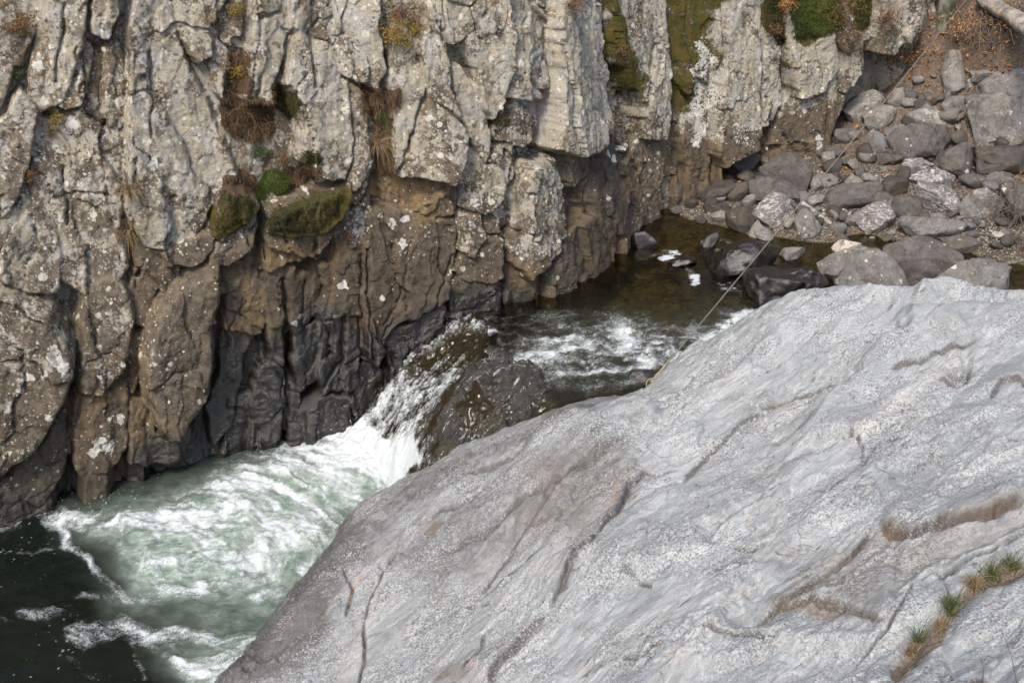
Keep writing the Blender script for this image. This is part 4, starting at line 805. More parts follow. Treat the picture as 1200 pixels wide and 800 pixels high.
# little scarps where sheets have flaked off
fl = fbm(SFR * [.6, 1.3, 1], 1.5, 5, 331, .6); dz = dz + .022 * sstep(-.02, .02, fl) + .018 * sstep(.20, .225, fbm(SFR * [.7, 1.4, 1], 2.6, 5, 337, .6)) + .008 * sstep(.15, .17, fbm(SFR * [.6, 1.6, 1], 6, 4, 341, .6))
fa_, fe_ = facet_noise(SFR[:, 0] / .9 + .5 * fbm(P, 1.2, 3, 343), SFR[:, 1] / .28 + .6 * fbm(P, 1.5, 3, 347), 17); dz = dz + .024 * fa_ * sstep(0, .2, fe_)
fb_, fe_ = facet_noise(SFR[:, 0] / 2.3 + .35 * fbm(P, .8, 4, 353), SFR[:, 1] / .85 + .5 * fbm(P, 1.0, 4, 357), 23); dz = dz + .17 * fb_ * sstep(0, .26, fe_)
dirt = np.zeros(len(X)); dark = np.zeros(len(X)); brown = np.zeros(len(X)); vein = np.zeros(len(X)); wet = np.zeros(len(X)); orange = np.zeros(len(X))
for pts, wd, dep, lift, reach in SFE:
    r = max(wd * 3, reach * 2.5); i = near(sq, pts, r)
    if len(i) == 0: continue
    d, sg, al = line_sd(sq[i], pts); tap = sstep(0, .12, al + .02) * sstep(1.02, .88, al)
    dz[i] += tap * (-1.3 * dep * np.exp(-(d / (wd * .55)) ** 2) + .8 * abs(lift) * sstep(-1.5, 2.5, d * sg * np.sign(lift)) * np.exp(-(d / reach) ** 2))
    dark[i] = np.maximum(dark[i], tap * 1.25 * np.exp(-(d / (wd * .5)) ** 2))  # cracks are dark; valley, knob and overhang lines carry painted shade as well
def zone(arr, pts, sf, st):
    i = near(sq, pts, sf); arr[i] = np.maximum(arr[i], st * sstep(-sf, sf, poly_sd(sq[i], pts)))
# hollow under the ledge on the right and the gully that holds soil and grass
i = near(sq, [(1000, 560), (1220, 720)], 40); d = poly_sd(sq[i], [(1035, 618), (1065, 628), (1104, 611), (1170, 596), (1215, 582), (1215, 606), (1170, 628), (1110, 660), (1078, 672), (1060, 700), (1036, 720), (1040, 660)]); dz[i] -= .10 * sstep(-2, 26, d)
GUL = [(1052, 778), (1075, 752), (1098, 735), (1112, 712), (1128, 690), (1150, 672), (1178, 664), (1210, 650)]
d, sg, al = line_sd(sq, GUL); gw = 8 + 5 * np.sin(al * 9); dirt = sstep(gw + 4, gw - 4, d); dz -= .07 * np.exp(-(d / 11) ** 2); dz += np.where(sg > 0, 0, .03 * np.exp(-(d / 40) ** 2)) * sstep(12, 22, d)
zone(dark, [(240, 810), (330, 690), (400, 600), (430, 590), (430, 640), (400, 660), (380, 740), (330, 810)], 26, 1.2); zone(dark, [(400, 610), (480, 550), (600, 500), (640, 490), (560, 540), (470, 590), (420, 640)], 20, .85); zone(dark, [(560, 520), (640, 480), (740, 458), (700, 480), (620, 520)], 16, .8)
zone(dark, [(420, 640), (600, 540), (750, 486), (738, 560), (690, 620), (640, 640), (500, 700)], 30, .5); zone(dark, [(540, 560), (580, 545), (590, 560), (550, 580)], 8, .5); zone(dark, [(480, 600), (510, 600), (505, 625), (480, 620)], 8, .3); zone(dark, [(490, 690), (540, 680), (545, 720), (500, 730)], 12, .4); zone(dark, [(735, 560), (742, 575), (690, 645), (645, 705), (668, 650), (715, 600)], 5, .9)  # includes shade painted into the colour: the valley's dim side, the fissure face
zone(brown, [(1035, 618), (1065, 628), (1104, 611), (1215, 586), (1215, 600), (1150, 625), (1080, 660), (1050, 660)], 12, .32); zone(brown, [(1030, 606), (1060, 614), (1066, 632), (1040, 624)], 6, .7); zone(brown, [(1100, 604), (1160, 588), (1200, 575), (1200, 586), (1120, 606)], 7, .6); zone(brown, [(900, 690), (980, 692), (1036, 722), (1000, 716), (910, 700)], 6, .6)
zone(brown, [(960, 640), (1030, 612), (1060, 660), (1030, 715), (960, 690), (900, 690)], 16, .28); zone(brown, [(610, 545), (730, 530), (740, 560), (680, 620), (600, 640)], 26, .28); zone(brown, [(510, 785), (540, 780), (550, 800), (510, 805)], 8, .5); zone(brown, [(890, 470), (940, 460), (930, 475), (900, 480)], 5, .3); zone(brown, [(500, 600), (515, 605), (510, 625), (498, 615)], 5, .6)
zone(dark, [(960, 670), (1010, 650), (1040, 690), (1020, 720)], 14, .3); zone(dark, [(1100, 447), (1114, 440), (1140, 430), (1136, 448)], 5, .5)  # the last one paints the shade under the knob into the colour
zone(vein, [(1096, 432), (1120, 408), (1136, 404), (1060, 480), (1010, 530), (996, 528), (1040, 480)], 7, .42); zone(vein, [(690, 580), (735, 540), (740, 550), (690, 620), (640, 670), (600, 700)], 10, .22); zone(vein, [(400, 760), (440, 700), (450, 680), (436, 740), (404, 805), (392, 805)], 8, .3); zone(vein, [(560, 665), (600, 620), (575, 665)], 6, .3)
zone(wet, [(225, 820), (300, 735), (385, 625), (405, 605), (400, 622), (330, 715), (262, 815)], 12, .9); zone(wet, [(640, 484), (735, 456), (735, 466), (660, 496)], 8, .9)
for pts, wd in [([(420, 664), (421, 676), (410, 688)], 2.6), ([(563, 755), (562, 772), (552, 786)], 3.5), ([(724, 575), (712, 600)], 2.4), ([(414, 676), (408, 700)], 1.6)]:
    d, _, _ = line_sd(sq, pts); orange = np.maximum(orange, np.exp(-(d / wd) ** 2))
P[:, 2] = zc + dz - .05 + np.clip(dark, 0, 1) * (.05 * fbm(P, 3.5, 4, 361, .6) + .02 * fbm(P, 12, 3, 367))
dark = np.maximum(dark, sstep(.25, -.25, P[:, 2]) * .18)
FOL = -math.degrees(math.atan2(sa, ca))
me = mesh_np('granite_outcrop', P, grid_faces(len(yy), len(xx)))
attr(me, 'A', [dark, brown, vein, wet]); attr(me, 'B', [orange, dirt, 0, 0])
slab = tag(link('granite_outcrop', me, granite_material()), 'huge pale grey granite outcrop sloping down to the river, speckled and cracked', 'rock outcrop')
bvh_slab = coarse_bvh(P, len(yy), len(xx), 2)
# ------------------------------------------------------------------ boulders of the far bank and the stream
XC = np.array([1., 0, 0]); YC = np.array([0., SP, CP]); ZC = np.array([0., CP, -SP])
_ico = {}
def ico(n):
    if n not in _ico:
        bm = bmesh.new(); bmesh.ops.create_icosphere(bm, subdivisions=n, radius=1.0)
        _ico[n] = (np.array([v.co[:] for v in bm.verts]), np.array([[l.vert.index for l in f.loops] for f in bm.faces])); bm.free()
    return _ico[n]
def facets(p, rng, n, lo, hi, ext):
    """cut the lump with random planes so that it breaks into flat faces"""
    for _ in range(n):
        d = rng.normal(size=3); d /= np.linalg.norm(d); s = p @ d; k = s.max() * rng.uniform(lo, hi)
        over = np.maximum(0, s - k); p = p - d * (over * .93)[:, None]
    return p
def boulder(label, mat, pts, depth=.8, seed=0, z=None, cut=9, sink=.0, surf=None):
    a = np.asarray(pts, float); a = a.mean(0) + (a - a.mean(0)) * 1.06; pts = a; A = poly_sd(np.stack(np.meshgrid(np.linspace(a[:, 0].min(), a[:, 0].max(), 40), np.linspace(a[:, 1].min(), a[:, 1].max(), 40)), -1).reshape(-1, 2), pts)
    g = np.stack(np.meshgrid(np.linspace(a[:, 0].min(), a[:, 0].max(), 40), np.linspace(a[:, 1].min(), a[:, 1].max(), 40)), -1).reshape(-1, 2); c = g[A > 0].mean(0)
    ub = a[np.argmax(a[:, 1]), 0] * .5 + c[0] * .5; vb = a[:, 1].max() - .12 * (a[:, 1].max() - a[:, 1].min())
    pb = Vector(at_z(np.array(ub), np.array(vb), z)) if z is not None else hit(bvh_ground, ub, vb)
    if z is None and pb is not None and pb.z < -.05: pb = Vector(at_z(np.array(ub), np.array(vb), -.05))
    db = float(proj(np.array(pb))[2]); W = (a[:, 0].max() - a[:, 0].min()) * db / F; Hh = (a[:, 1].max() - a[:, 1].min()) * db / F
    Dp = depth * .5 * (W + Hh) * .5; dc = db + Dp * .45
    ce = ray(c[0], c[1]); ce = ce / (ce @ ZC) * dc + np.array([0, 0, CAM_H]); sc = dc / F
    # outline as a radius for each direction
    th = np.linspace(-np.pi, np.pi, 181); R = np.zeros(181)
    for i, t in enumerate(th):
        dr = np.array([np.cos(t), -np.sin(t)]); best = 1.0
        for k in range(len(a)):
            p, e = a[k] - c, a[(k + 1) % len(a)] - a[k]; den = dr[0] * e[1] - dr[1] * e[0]
            if abs(den) < 1e-9: continue
            s = (p[0] * e[1] - p[1] * e[0]) / den; m = (p[0] * dr[1] - p[1] * dr[0]) / den
            if s > 0 and -1e-6 <= m <= 1 + 1e-6: best = max(best, s)
        R[i] = best
    big = max(W, Hh) > .55; D, Fc = ico(5 if big else 4); rng = np.random.default_rng(seed + 11)
    n = np.sign(D) * np.abs(D) ** .80; r2 = np.hypot(n[:, 0], n[:, 1]); t = np.arctan2(n[:, 1], n[:, 0]); pl = np.hypot(D[:, 0], D[:, 1]) ** .72
    rr = np.interp(t, th, R) * sc * pl
    p = np.stack([np.cos(t) * rr, np.sin(t) * rr, np.sign(D[:, 2]) * np.abs(D[:, 2]) ** .8 * Dp], 1)
    p = facets(p, rng, cut + 9, .56, .90, None)
    for ax_, lo_, hi_ in ((0, (a[:, 0].min() - c[0]) * sc, (a[:, 0].max() - c[0]) * sc), (1, (c[1] - a[:, 1].max()) * sc, (c[1] - a[:, 1].min()) * sc)):
        p[:, ax_] = lo_ + (p[:, ax_] - p[:, ax_].min()) * (hi_ - lo_) / np.ptp(p[:, ax_])
    m = max(W, Hh); off = rng.uniform(0, 50, 3)
    nd = p / np.linalg.norm(p, axis=1)[:, None]
    p = p + nd * (m * (.05 * fbm(p / m + off, 2.2, 3, 1) + .03 * fbm(p / m + off, 6, 3, 5, .55, True) + .010 * fbm(p / m + off, 20, 3, 9)))[:, None]
    Wd = p[:, :1] * XC + p[:, 1:2] * YC + p[:, 2:3] * ZC + ce
    base = np.array([ce[0], ce[1], Wd[:, 2].min()])
    o = link('boulder', mesh_np('boulder', Wd - base, Fc), mat, loc=base.tolist()); return tag(o, label, 'boulder', 'boulders in the stream and on its far bank')
BL = [
 ('smooth brown boulder with a rounded top standing higher than its dark neighbours', M_stone, [(890,202),(900,188),(940,182),(952,194),(952,220),(940,230),(924,222),(904,212)]),
 ('long brown sloping boulder behind the white streaked boulder', M_stone, [(878,216),(890,208),(912,212),(926,224),(934,240),(928,248),(900,234),(884,232)]),
 ('brown boulder with white veins across its top, standing at the water edge beside driftwood', M_vein, [(882,250),(888,236),(900,226),(920,236),(934,258),(924,268),(908,275),(892,268),(883,258)]),
 ('dark angular boulder at the foot of the cliff beside the still pool', M_dark, [(778,220),(790,204),(806,204),(822,216),(814,226),(806,244),(786,238),(778,228)]),
 ('small black boulder in the damp row at the water edge', M_dark, [(826,244),(836,238),(850,240),(858,248),(850,260),(836,258)]),
 ('black rounded boulder left of the white streaked boulder', M_dark, [(852,248),(868,242),(884,248),(880,264),(872,276),(854,266)]),
 ('grey flat-topped boulder leaning among dark boulders under the cliff', M_dark, [(820,236),(840,216),(860,212),(862,224),(848,236),(826,240)]),
 ('dark brown boulder wedged in the middle of the damp row', M_dark, [(848,226),(860,214),(880,214),(872,232),(858,240),(850,236)]),
 ('small grey boulder tucked behind the black rounded boulder', M_grey, [(868,238),(878,228),(888,234),(884,244),(872,244)]),
 ('dark pointed boulder leaning on the cliff foot', M_dark, [(844,206),(866,184),(880,172),(888,204),(866,210)]),
 ('flat grey stone lying in front of the cliff recess', M_grey, [(890,188),(900,178),(916,174),(912,182),(896,191)]),
 ('pale blocky stone half in water below the white streaked boulder', M_pale, [(876,272),(882,258),(896,274),(890,282),(876,280)]),
 ('grey brown boulder between the white streaked boulder and the driftwood', M_grey, [(932,250),(944,246),(960,268),(952,282),(936,278)]),
 ('flat dark grey boulder beside the white pebble bed', M_grey, [(950,214),(958,204),(975,204),(986,212),(970,220),(952,220)]),
 ('greenish flat boulder with mossy lower edge below the white pebble bed', M_stone, [(966,238),(984,218),(1010,214),(1030,216),(1026,226),(1012,238),(990,246),(972,244)]),
 ('round grey boulder with a curved white crack at the water edge', M_vein, [(999,260),(1012,244),(1026,239),(1042,244),(1046,256),(1040,268),(1026,277),(1008,272)]),
 ('squat brown boulder right of the round grey boulder', M_stone, [(1046,232),(1068,229),(1078,238),(1084,248),(1072,256),(1052,262),(1047,250)]),
 ('large grey angular boulder covered with white veins', M_vein, [(1073,228),(1080,218),(1100,214),(1116,230),(1125,244),(1120,258),(1100,256),(1088,244)]),
 ('long flat grey boulder lying along the water edge', M_grey, [(1052,270),(1072,256),(1088,253),(1112,258),(1130,266),(1134,276),(1120,276),(1096,280),(1056,280)]),
 ('smooth dark grey boulder tilted into the water', M_stone, [(1100,280),(1118,276),(1136,284),(1148,296),(1136,302),(1116,296)]),
 ('grey brown rounded boulder under the thin bare twigs', M_grey, [(1126,246),(1140,232),(1172,222),(1174,240),(1168,258),(1152,258),(1136,252)]),
 ('big dark boulder behind bare grey twigs at the photo edge', M_stone, [(1174,224),(1184,214),(1205,212),(1230,240),(1215,272),(1186,260),(1176,240)]),
 ('long dark layered boulder like a shelf', M_dark, [(1138,194),(1146,180),(1170,174),(1225,174),(1228,204),(1176,206),(1144,200)]),
 ('big grey boulder with black patches, tallest on the bank', M_grey, [(1130,130),(1140,116),(1160,111),(1182,130),(1205,155),(1210,176),(1178,176),(1140,176),(1132,155)]),
 ('wide dark brown boulder in the middle of the rock pile', M_stone, [(1040,186),(1044,152),(1064,146),(1092,150),(1110,160),(1104,172),(1100,182),(1082,186),(1056,190)]),
 ('grey wedge-shaped boulder left of the wide dark brown boulder', M_grey, [(1012,154),(1040,154),(1042,174),(1030,184),(1020,170)]),
 ('dark boulder with white lichen dots near the cliff end', M_stone, [(972,164),(982,152),(1006,150),(1004,164),(990,172)]),
 ('small dark triangular boulder above the white pebble bed', M_dark, [(1004,192),(1008,168),(1020,170),(1028,186),(1020,194)]),
 ('pale grey boulder against the cliff end below the ochre recess', M_pale, [(988,134),(996,112),(1020,107),(1034,120),(1014,136),(1008,146),(992,146)]),
 ('pale rough boulder in front of the ochre recess', M_pale, [(1010,140),(1016,126),(1036,122),(1050,138),(1040,154),(1014,154)]),
 ('pale boulder standing upright right of the ochre recess', M_pale, [(1040,118),(1046,108),(1066,104),(1066,124),(1048,128)]),
 ('tan and grey slab-like boulder on top of the wide dark brown boulder', M_pale, [(1062,140),(1072,130),(1108,130),(1116,144),(1108,154),(1080,152)]),
 ('tall upright boulder white with lichen below the bramble leaves', M_pale, [(1104,82),(1110,62),(1128,62),(1134,80),(1132,106),(1120,114),(1104,104)]),
 ('rounded grey boulder under the tall upright lichened boulder', M_grey, [(1102,122),(1114,114),(1134,114),(1132,130),(1118,142)]),
 ('thin flat stone slab lying left of the rounded grey boulder', M_grey, [(1068,130),(1080,122),(1100,124),(1098,132)]),
 ('large grey boulder at the top of the rock pile, crossed by a dark crack', M_grey, [(1146,98),(1160,84),(1205,84),(1225,150),(1195,136),(1168,116),(1150,110)]),
 ('small blue grey boulder beside the tall upright lichened boulder', M_vein, [(1132,108),(1136,92),(1146,92),(1146,106)]),
 ('flat bluish boulder with a smooth pale top', M_vein, [(1056,200),(1062,189),(1098,187),(1098,198),(1080,204),(1060,207)]),
 ('tall brown angular boulder left of the long layered boulder', M_stone, [(1098,194),(1104,174),(1132,170),(1138,206),(1124,218),(1110,214)]),
 ('grey boulder with white seams below the flat bluish boulder', M_vein, [(1068,214),(1076,202),(1096,196),(1110,206),(1120,220),(1110,226),(1088,218)]),
 ('dark upright boulder with one pale stripe', M_dark, [(1032,218),(1042,206),(1062,212),(1062,230),(1044,234),(1034,230)]),
 ('small olive boulder between the greenish and the squat brown boulders', M_stone, [(1014,240),(1020,228),(1036,226),(1046,234),(1044,246),(1026,242)]),
 ('grey stone with pale rim above the red stone shelf', M_grey, [(1080,252),(1100,250),(1108,258),(1090,262)]),
 ('pale grey boulder half hidden behind the rocks of the near bank', M_grey, [(962,300),(980,290),(1006,291),(1012,302),(1002,330),(985,337),(968,320)], 0),
 ('rounded tan grey boulder just behind the granite outcrop crest', M_grey, [(984,336),(1002,298),(1024,293),(1048,306),(1056,340),(1020,350)], 0),
 ('dark lichened pointed boulder behind the granite outcrop crest', M_stone, [(1036,300),(1058,280),(1082,286),(1104,302),(1120,314),(1110,350),(1046,345)], 0),
 ('long smooth grey boulder sloping into the stream right of the crest', M_grey, [(1074,322),(1112,304),(1144,308),(1166,328),(1184,350),(1164,372),(1096,360)], 0),
 ('bright white stone in shallow water', M_white, [(976,295),(988,282),(1004,285),(1010,290),(1000,299),(980,302)], -.03),
 ('black wet boulder in the stream in front of the granite outcrop', M_wet, [(870,332),(876,316),(912,314),(942,338),(944,352),(900,366),(876,360)], -.05),
 ('wet brown boulder with an orange patch, water sliding over it', M_wet, [(818,312),(828,298),(872,282),(908,298),(902,312),(876,318),(860,332),(840,332),(822,322)], -.08),
 ('pinkish grey stone standing in the shallows', M_grey, [(914,300),(920,292),(942,290),(940,302),(920,308)], -.03),
 ('small black streaked stone in the little cascade', M_wet, [(784,308),(796,302),(812,300),(816,306),(800,316),(786,318)], -.06),
 ('black rounded stone at the edge of the still pool', M_wet, [(740,284),(752,272),(766,282),(770,296),(756,300)], -.06),
 ('shiny blue black stone in the little cascade', M_wet, [(818,290),(828,276),(842,272),(842,282),(826,296)], -.05),
 ('flat wet boulder right of the black boulder in the stream', M_wet, [(912,318),(940,316),(960,322),(968,340),(944,346)], -.06),
 ('wet yellow brown stone beside the cable sleeve', M_wet, [(735,453),(745,434),(765,434),(764,450),(742,462)], -.12),
]
for k, b in enumerate(BL):
    boulder(b[0], b[1], b[2], seed=k * 3, z=(b[3] if len(b) > 3 else None), depth=.9)

# ------------------------------------------------------------------ small stones of the bank
def stone_mesh(seed, flat=.7):
    D, Fc = ico(3); rng = np.random.default_rng(seed); p = D * np.array([1, rng.uniform(.7, .95), flat * rng.uniform(.8, 1.1)])
    p = facets(p, rng, 14, .55, .9, None); p = p * (1 + .10 * fbm(D + seed, 1.8, 3, seed))[:, None]; return mesh_np('stone', p, Fc)
ST = [link('stone', stone_mesh(500 + i), m) for i, m in enumerate([M_stone, M_grey, M_pale, M_dark, M_stone, M_vein, M_white, M_tan])]
rng = np.random.default_rng(5); used = set()
def put_stone(kind, u, v, px, label, group, zz=None):
    p = hit(bvh_ground, u, v)
    if p is None: return
    o = ST[kind]; nm = 'pebble' if 'pebble' in label else 'stone'
    if kind in used: o = o.copy(); C.objects.link(o)
    used.add(kind); s = px * .5 * float(proj(np.array(p))[2]) / F
    o.scale = (s, s * rng.uniform(.8, 1.1), s * rng.uniform(.8, 1.1)); o.rotation_euler = (rng.uniform(-.4, .4), rng.uniform(-.4, .4), rng.uniform(0, 6.28)); o.location = (p.x, p.y, p.z + s * .25)
    o.name = nm; tag(o, label, nm, group)
BANK = [(775, 215), (850, 205), (900, 186), (985, 150), (1050, 105), (1100, 80), (1210, 100), (1210, 300), (1140, 302), (1040, 284), (960, 284), (880, 278), (800, 258)]
n = 0
while n < 260:
    u, v = rng.uniform(775, 1210), rng.uniform(80, 300)
    if poly_sd(np.array([[u, v]]), BANK)[0] < 0: continue
    put_stone(int(rng.choice([0, 1, 2, 3, 4, 5], p=[.26, .24, .14, .18, .1, .08])), u, v, 9 + 24 * rng.uniform() ** 1.6, 'small angular stone filling a gap between the far bank boulders', 'small stones between the far bank boulders'); n += 1
n = 0
PEB = [[(955, 198), (1040, 202), (1044, 214), (1000, 226), (950, 212)], [(1122, 206), (1150, 208), (1146, 224), (1120, 220)], [(1140, 258), (1200, 264), (1200, 290), (1146, 284)], [(960, 246), (1000, 246), (998, 258), (966, 256)]]
PLB = ['small pale pebble of the white pebble bed above the flat dark grey boulder', 'small pebble in the tan gravel under the long layered boulder', 'small pale pebble on the gravel beach at the right photo edge', 'small white pebble between the driftwood and the round grey boulder']
while n < 150:
    k = int(rng.choice(4, p=[.55, .14, .2, .11])); pg = np.array(PEB[k]); u = rng.uniform(pg[:, 0].min(), pg[:, 0].max()); v = rng.uniform(pg[:, 1].min(), pg[:, 1].max())
    if poly_sd(np.array([[u, v]]), PEB[k])[0] < 0: continue
    put_stone(int(rng.choice([6, 7, 2, 1], p=[.5, .14, .26, .10])), u, v, rng.uniform(3, 6.5), PLB[k], PLB[k].replace('small pale pebble', 'pebbles').replace('small white pebble', 'white pebbles').replace('small pebble', 'pebbles')); n += 1
for kk, (u, v, px, lab) in enumerate([(1150, 264, 16, 'flat pale pebble above the gravel beach'), (1168, 278, 20, 'large pale flat stone on the gravel beach'), (972, 251, 10, 'white egg-shaped stone right of the driftwood end'), (1152, 220, 12, 'tan stone under the long layered boulder'), (777, 212, 10, 'small round grey stone at the cliff foot left of the dark angular boulder')]):
    put_stone([2, 6, 6, 7, 1][kk], u, v, px, lab, 'small stones between the far bank boulders')

# ------------------------------------------------------------------ plants
def strips(name, roots, dirs, lens, width, droop, seg=4, rng=None, mat=None, side=None, shade=None):
    n = len(roots); rng = rng or np.random.default_rng(1); V = []; Fc = []; A = []
    for i in range(n):
        p = np.array(roots[i], float); d = np.array(dirs[i], float); d /= np.linalg.norm(d); L = lens[i] / seg
        sd = np.cross(d, rng.normal(size=3)); sd /= max(np.linalg.norm(sd), 1e-6); w0 = width * rng.uniform(.7, 1.3); b = len(V); c = rng.uniform() if shade is None else shade[i]
        for k in range(seg + 1):
            w = w0 * (1 - k / seg) ** .7 + width * .06; V += [p - sd * w, p + sd * w]; A += [c, c]
            p = p + d * L; d = d + np.array([0, 0, -droop * rng.uniform(.5, 1.4) / seg]) + rng.normal(size=3) * .05; d /= np.linalg.norm(d)
        for k in range(seg): j = b + 2 * k; Fc.append((j, j + 1, j + 3, j + 2))
    me = mesh_np(name, np.array(V), Fc); attr(me, 'A', [np.array(A), 0, 0, 0]); me.materials.append(mat); return me
def plant(name, me, loc, label, cat, group=None):
    o = bpy.data.objects.new(name, me); C.objects.link(o); o.location = loc; return tag(o, label, cat, group)
def tuft(name, P0_, N_, n, ln_, spread, droop, mat, label, cat='grass tuft', group=None, width=.003, seed=0, up=1.0):
    rng = np.random.default_rng(seed); N_ = np.array(N_); r = rng.normal(size=(n, 3)) * spread * .35; d = np.array([0, 0, up]) + N_ * .5 + rng.normal(size=(n, 3)) * .55
    return plant(name, strips(name, r, d, rng.uniform(.45, 1.1, n) * ln_, width, droop, 5, rng, mat), P0_, label, cat, group)
def leaves_mesh(name, pts, nrm, size, rng, mat, shade=None):
    n = len(pts); t = rng.normal(size=(n, 3)); nn = nrm + rng.normal(size=(n, 3)) * .7; nn /= np.linalg.norm(nn, axis=1)[:, None]
    a = np.cross(nn, t); a /= np.linalg.norm(a, axis=1)[:, None]; b = np.cross(nn, a); s = (size * rng.uniform(.55, 1.35, n))[:, None]
    V = np.stack([pts - a * s, pts + b * s * .5 + nn * s * .18, pts + a * s, pts - b * s * .5 + nn * s * .18], 1).reshape(-1, 3)
    Fc = np.arange(4 * n).reshape(n, 4); me = mesh_np(name, V, Fc, False); c = np.repeat(rng.uniform(size=n) if shade is None else shade, 4); attr(me, 'A', [c, 0, 0, 0]); me.materials.append(mat); return me
def tubes(name, lines, r0, mat, r1=None, sides=5):
    V = []; Fc = []; A = []
    for q_, ln_ in enumerate(lines):
        p = np.asarray(ln_, float); m = len(p); tg = np.gradient(p, axis=0); tg /= np.linalg.norm(tg, axis=1)[:, None] + 1e-9; b = len(V)
        for k in range(m):
            u_ = np.cross(tg[k], [.3, .5, .81]); u_ /= np.linalg.norm(u_); w_ = np.cross(tg[k], u_); rr = r0 if r1 is None else r0 + (r1 - r0) * k / (m - 1)
            for s_ in range(sides): an = 2 * np.pi * s_ / sides; V.append(p[k] + rr * (np.cos(an) * u_ + np.sin(an) * w_)); A.append((q_ * .37) % 1)
        for k in range(m - 1):
            for s_ in range(sides): j = b + k * sides; Fc.append((j + s_, j + (s_ + 1) % sides, j + sides + (s_ + 1) % sides, j + sides + s_))
    me = mesh_np(name, np.array(V), Fc); attr(me, 'A', [np.array(A), 0, 0, 0]); me.materials.append(mat); return me
def shrub(P_, N_, r, n, mat, label, cat='shrub', group=None, seed=0, size=.012, squash=(1, 1, .8), name='heath_shrub', stems=14):
    """a low cushion shrub on the rock: leaves on many short stems (leaves on the plant itself, stems its part)"""
    rng = np.random.default_rng(seed); N_ = np.array(N_); sq_ = np.array(squash)
    tips = rng.normal(size=(stems * 3, 3)); tips /= np.linalg.norm(tips, axis=1)[:, None]; tips = tips * (r * rng.uniform(.35, 1, (stems * 3, 1))) * sq_ + N_ * r * .35
    pts = tips[rng.integers(0, len(tips), n)] + rng.normal(size=(n, 3)) * r * .19; nr = pts / (np.linalg.norm(pts, axis=1)[:, None] + 1e-9)
    sh = np.clip(rng.beta(1.6, 1.6, n) * .8 + .25 * (pts[:, 2] / r), 0, 1)
    o = plant(name, leaves_mesh('foliage', pts, nr + [0, 0, .4], size, rng, mat, sh), P_, label, cat, group)
    st = link('stem', tubes('stem', [[np.zeros(3) + N_ * -.02, t * .5 + rng.normal(size=3) * r * .06, t] for t in tips[:stems]], .003, M_twig, .001, 4), None, o); return o
def cushion(P_, N_, rx, rz, mat, label, seed=0, hairs=2600, group='moss cushions on the cliff ledge', hl=.018):
    D, Fc = ico(4); rng = np.random.default_rng(seed); N_ = np.array(N_); p = D * np.array([rx, rx * .65, rz]); p = p * (1 + .22 * fbm(D * 1.0 + seed, 2.0, 3, seed) + .06 * fbm(D + seed, 8, 2, seed))[:, None]
    me = mesh_np('moss_cushion', p, Fc); attr(me, 'A', [np.random.default_rng(1).uniform(.1, .5, len(p)), 0, 0, 0])
    o = link('moss_cushion', me, mat, loc=P_ + Vector(N_) * rx * .1); tag(o, label, 'moss', group)
    i = rng.integers(0, len(p), hairs); d = D[i] + rng.normal(size=(hairs, 3)) * .4 + [0, 0, -.1]
    link('frond', strips('frond', p[i], d, rng.uniform(.5, 1.2, hairs) * hl, .0022, .6, 2, rng, mat), None, o); return o

def S_(u, v):
    p, n_ = on_cliff(u, v); return p + n_ * .02, n_
HS = 'low heath shrubs rooted in the cliff'
for k, (u, v, rp, n, m, lab, sz) in enumerate([
    (21, 27, 17, 900, M_heath, 'reddish green cushion shrub with pale flower tips high on the left of the cliff', .011),
    (17, 86, 9, 320, M_green, 'small bright green plant in the left cliff crack', .012),
    (34, 203, 12, 420, M_heath, 'small shrub with red leaf tips beside the leaf-shaped grey rock slab', .010),
    (462, 38, 24, 1300, M_yellow, 'yellow leaved shrub spilling down the cliff above a pointed rock', .012),
    (487, 34, 15, 700, M_yellow, 'golden yellow clump at the right end of the dark red shrub on the cliff', .011),
    (470, 14, 20, 900, M_heath, 'dark red heath shrub at the upper cliff edge between two yellow clumps', .011),
    (666, 6, 17, 700, M_heath, 'red tipped shrub on top of the widest pale column', .011),
    (982, 12, 34, 1900, M_heath, 'wide rusty red shrub on the mossy top at the right end of the cliff', .013),
    (990, 47, 19, 900, M_heath, 'olive red shrub hanging below the wide rusty shrub', .012),
    (1036, 22, 20, 1000, M_heath, 'shrub growing on the overhanging rock lump at the cliff end', .012),
    (918, 2, 15, 500, M_autumn, 'small orange leaved shrub on top of the dark column gap', .014),
    (905, 34, 12, 420, M_heath, 'small rusty shrub in the mossy cleft', .012),
    (276, 10, 13, 500, M_yellow, 'yellow green tuft of leaves in the upper cliff gully', .010),
    (278, 84, 18, 800, M_yellow, 'yellowish brown shrub in the gully left of the tall pale block', .009),
    (408, 276, 9, 320, M_heath, 'orange green sprig beside the lower lichened rib', .010),
    (303, 176, 12, 420, M_green, 'dark green leafy plant above the bright moss cushion', .011),
    (330, 188, 11, 360, M_heath, 'small red and green plant right above the bright moss cushion', .009),
    (66, 140, 12, 420, M_yellow, 'olive sprig in the crack below the narrow pale column', .009),
    (724, 60, 14, 500, M_heath, 'small red speckled shrub in the shaded cleft right of the widest pale column', .009)]):
    p, n_ = S_(u, v); r = rp * float(proj(np.array(p))[2]) / F
    shrub(p, n_, r, n, m, lab, 'shrub', HS, 40 + k, sz)
for k, (u, v, rx, rz, m, lab) in enumerate([(322, 214, 15, 15, M_moss, 'bright green moss cushion, largest and greenest on the cliff ledge'), (306, 228, 9, 12, M_moss, 'green moss cushion joined to the lower left of the brightest one')]):
    p, n_ = on_cliff(u, v); s = float(proj(np.array(p))[2]) / F; cushion(p - n_ * rx * s * .25, n_, rx * s, rz * s, m, lab, k, 5000, hl=.035)
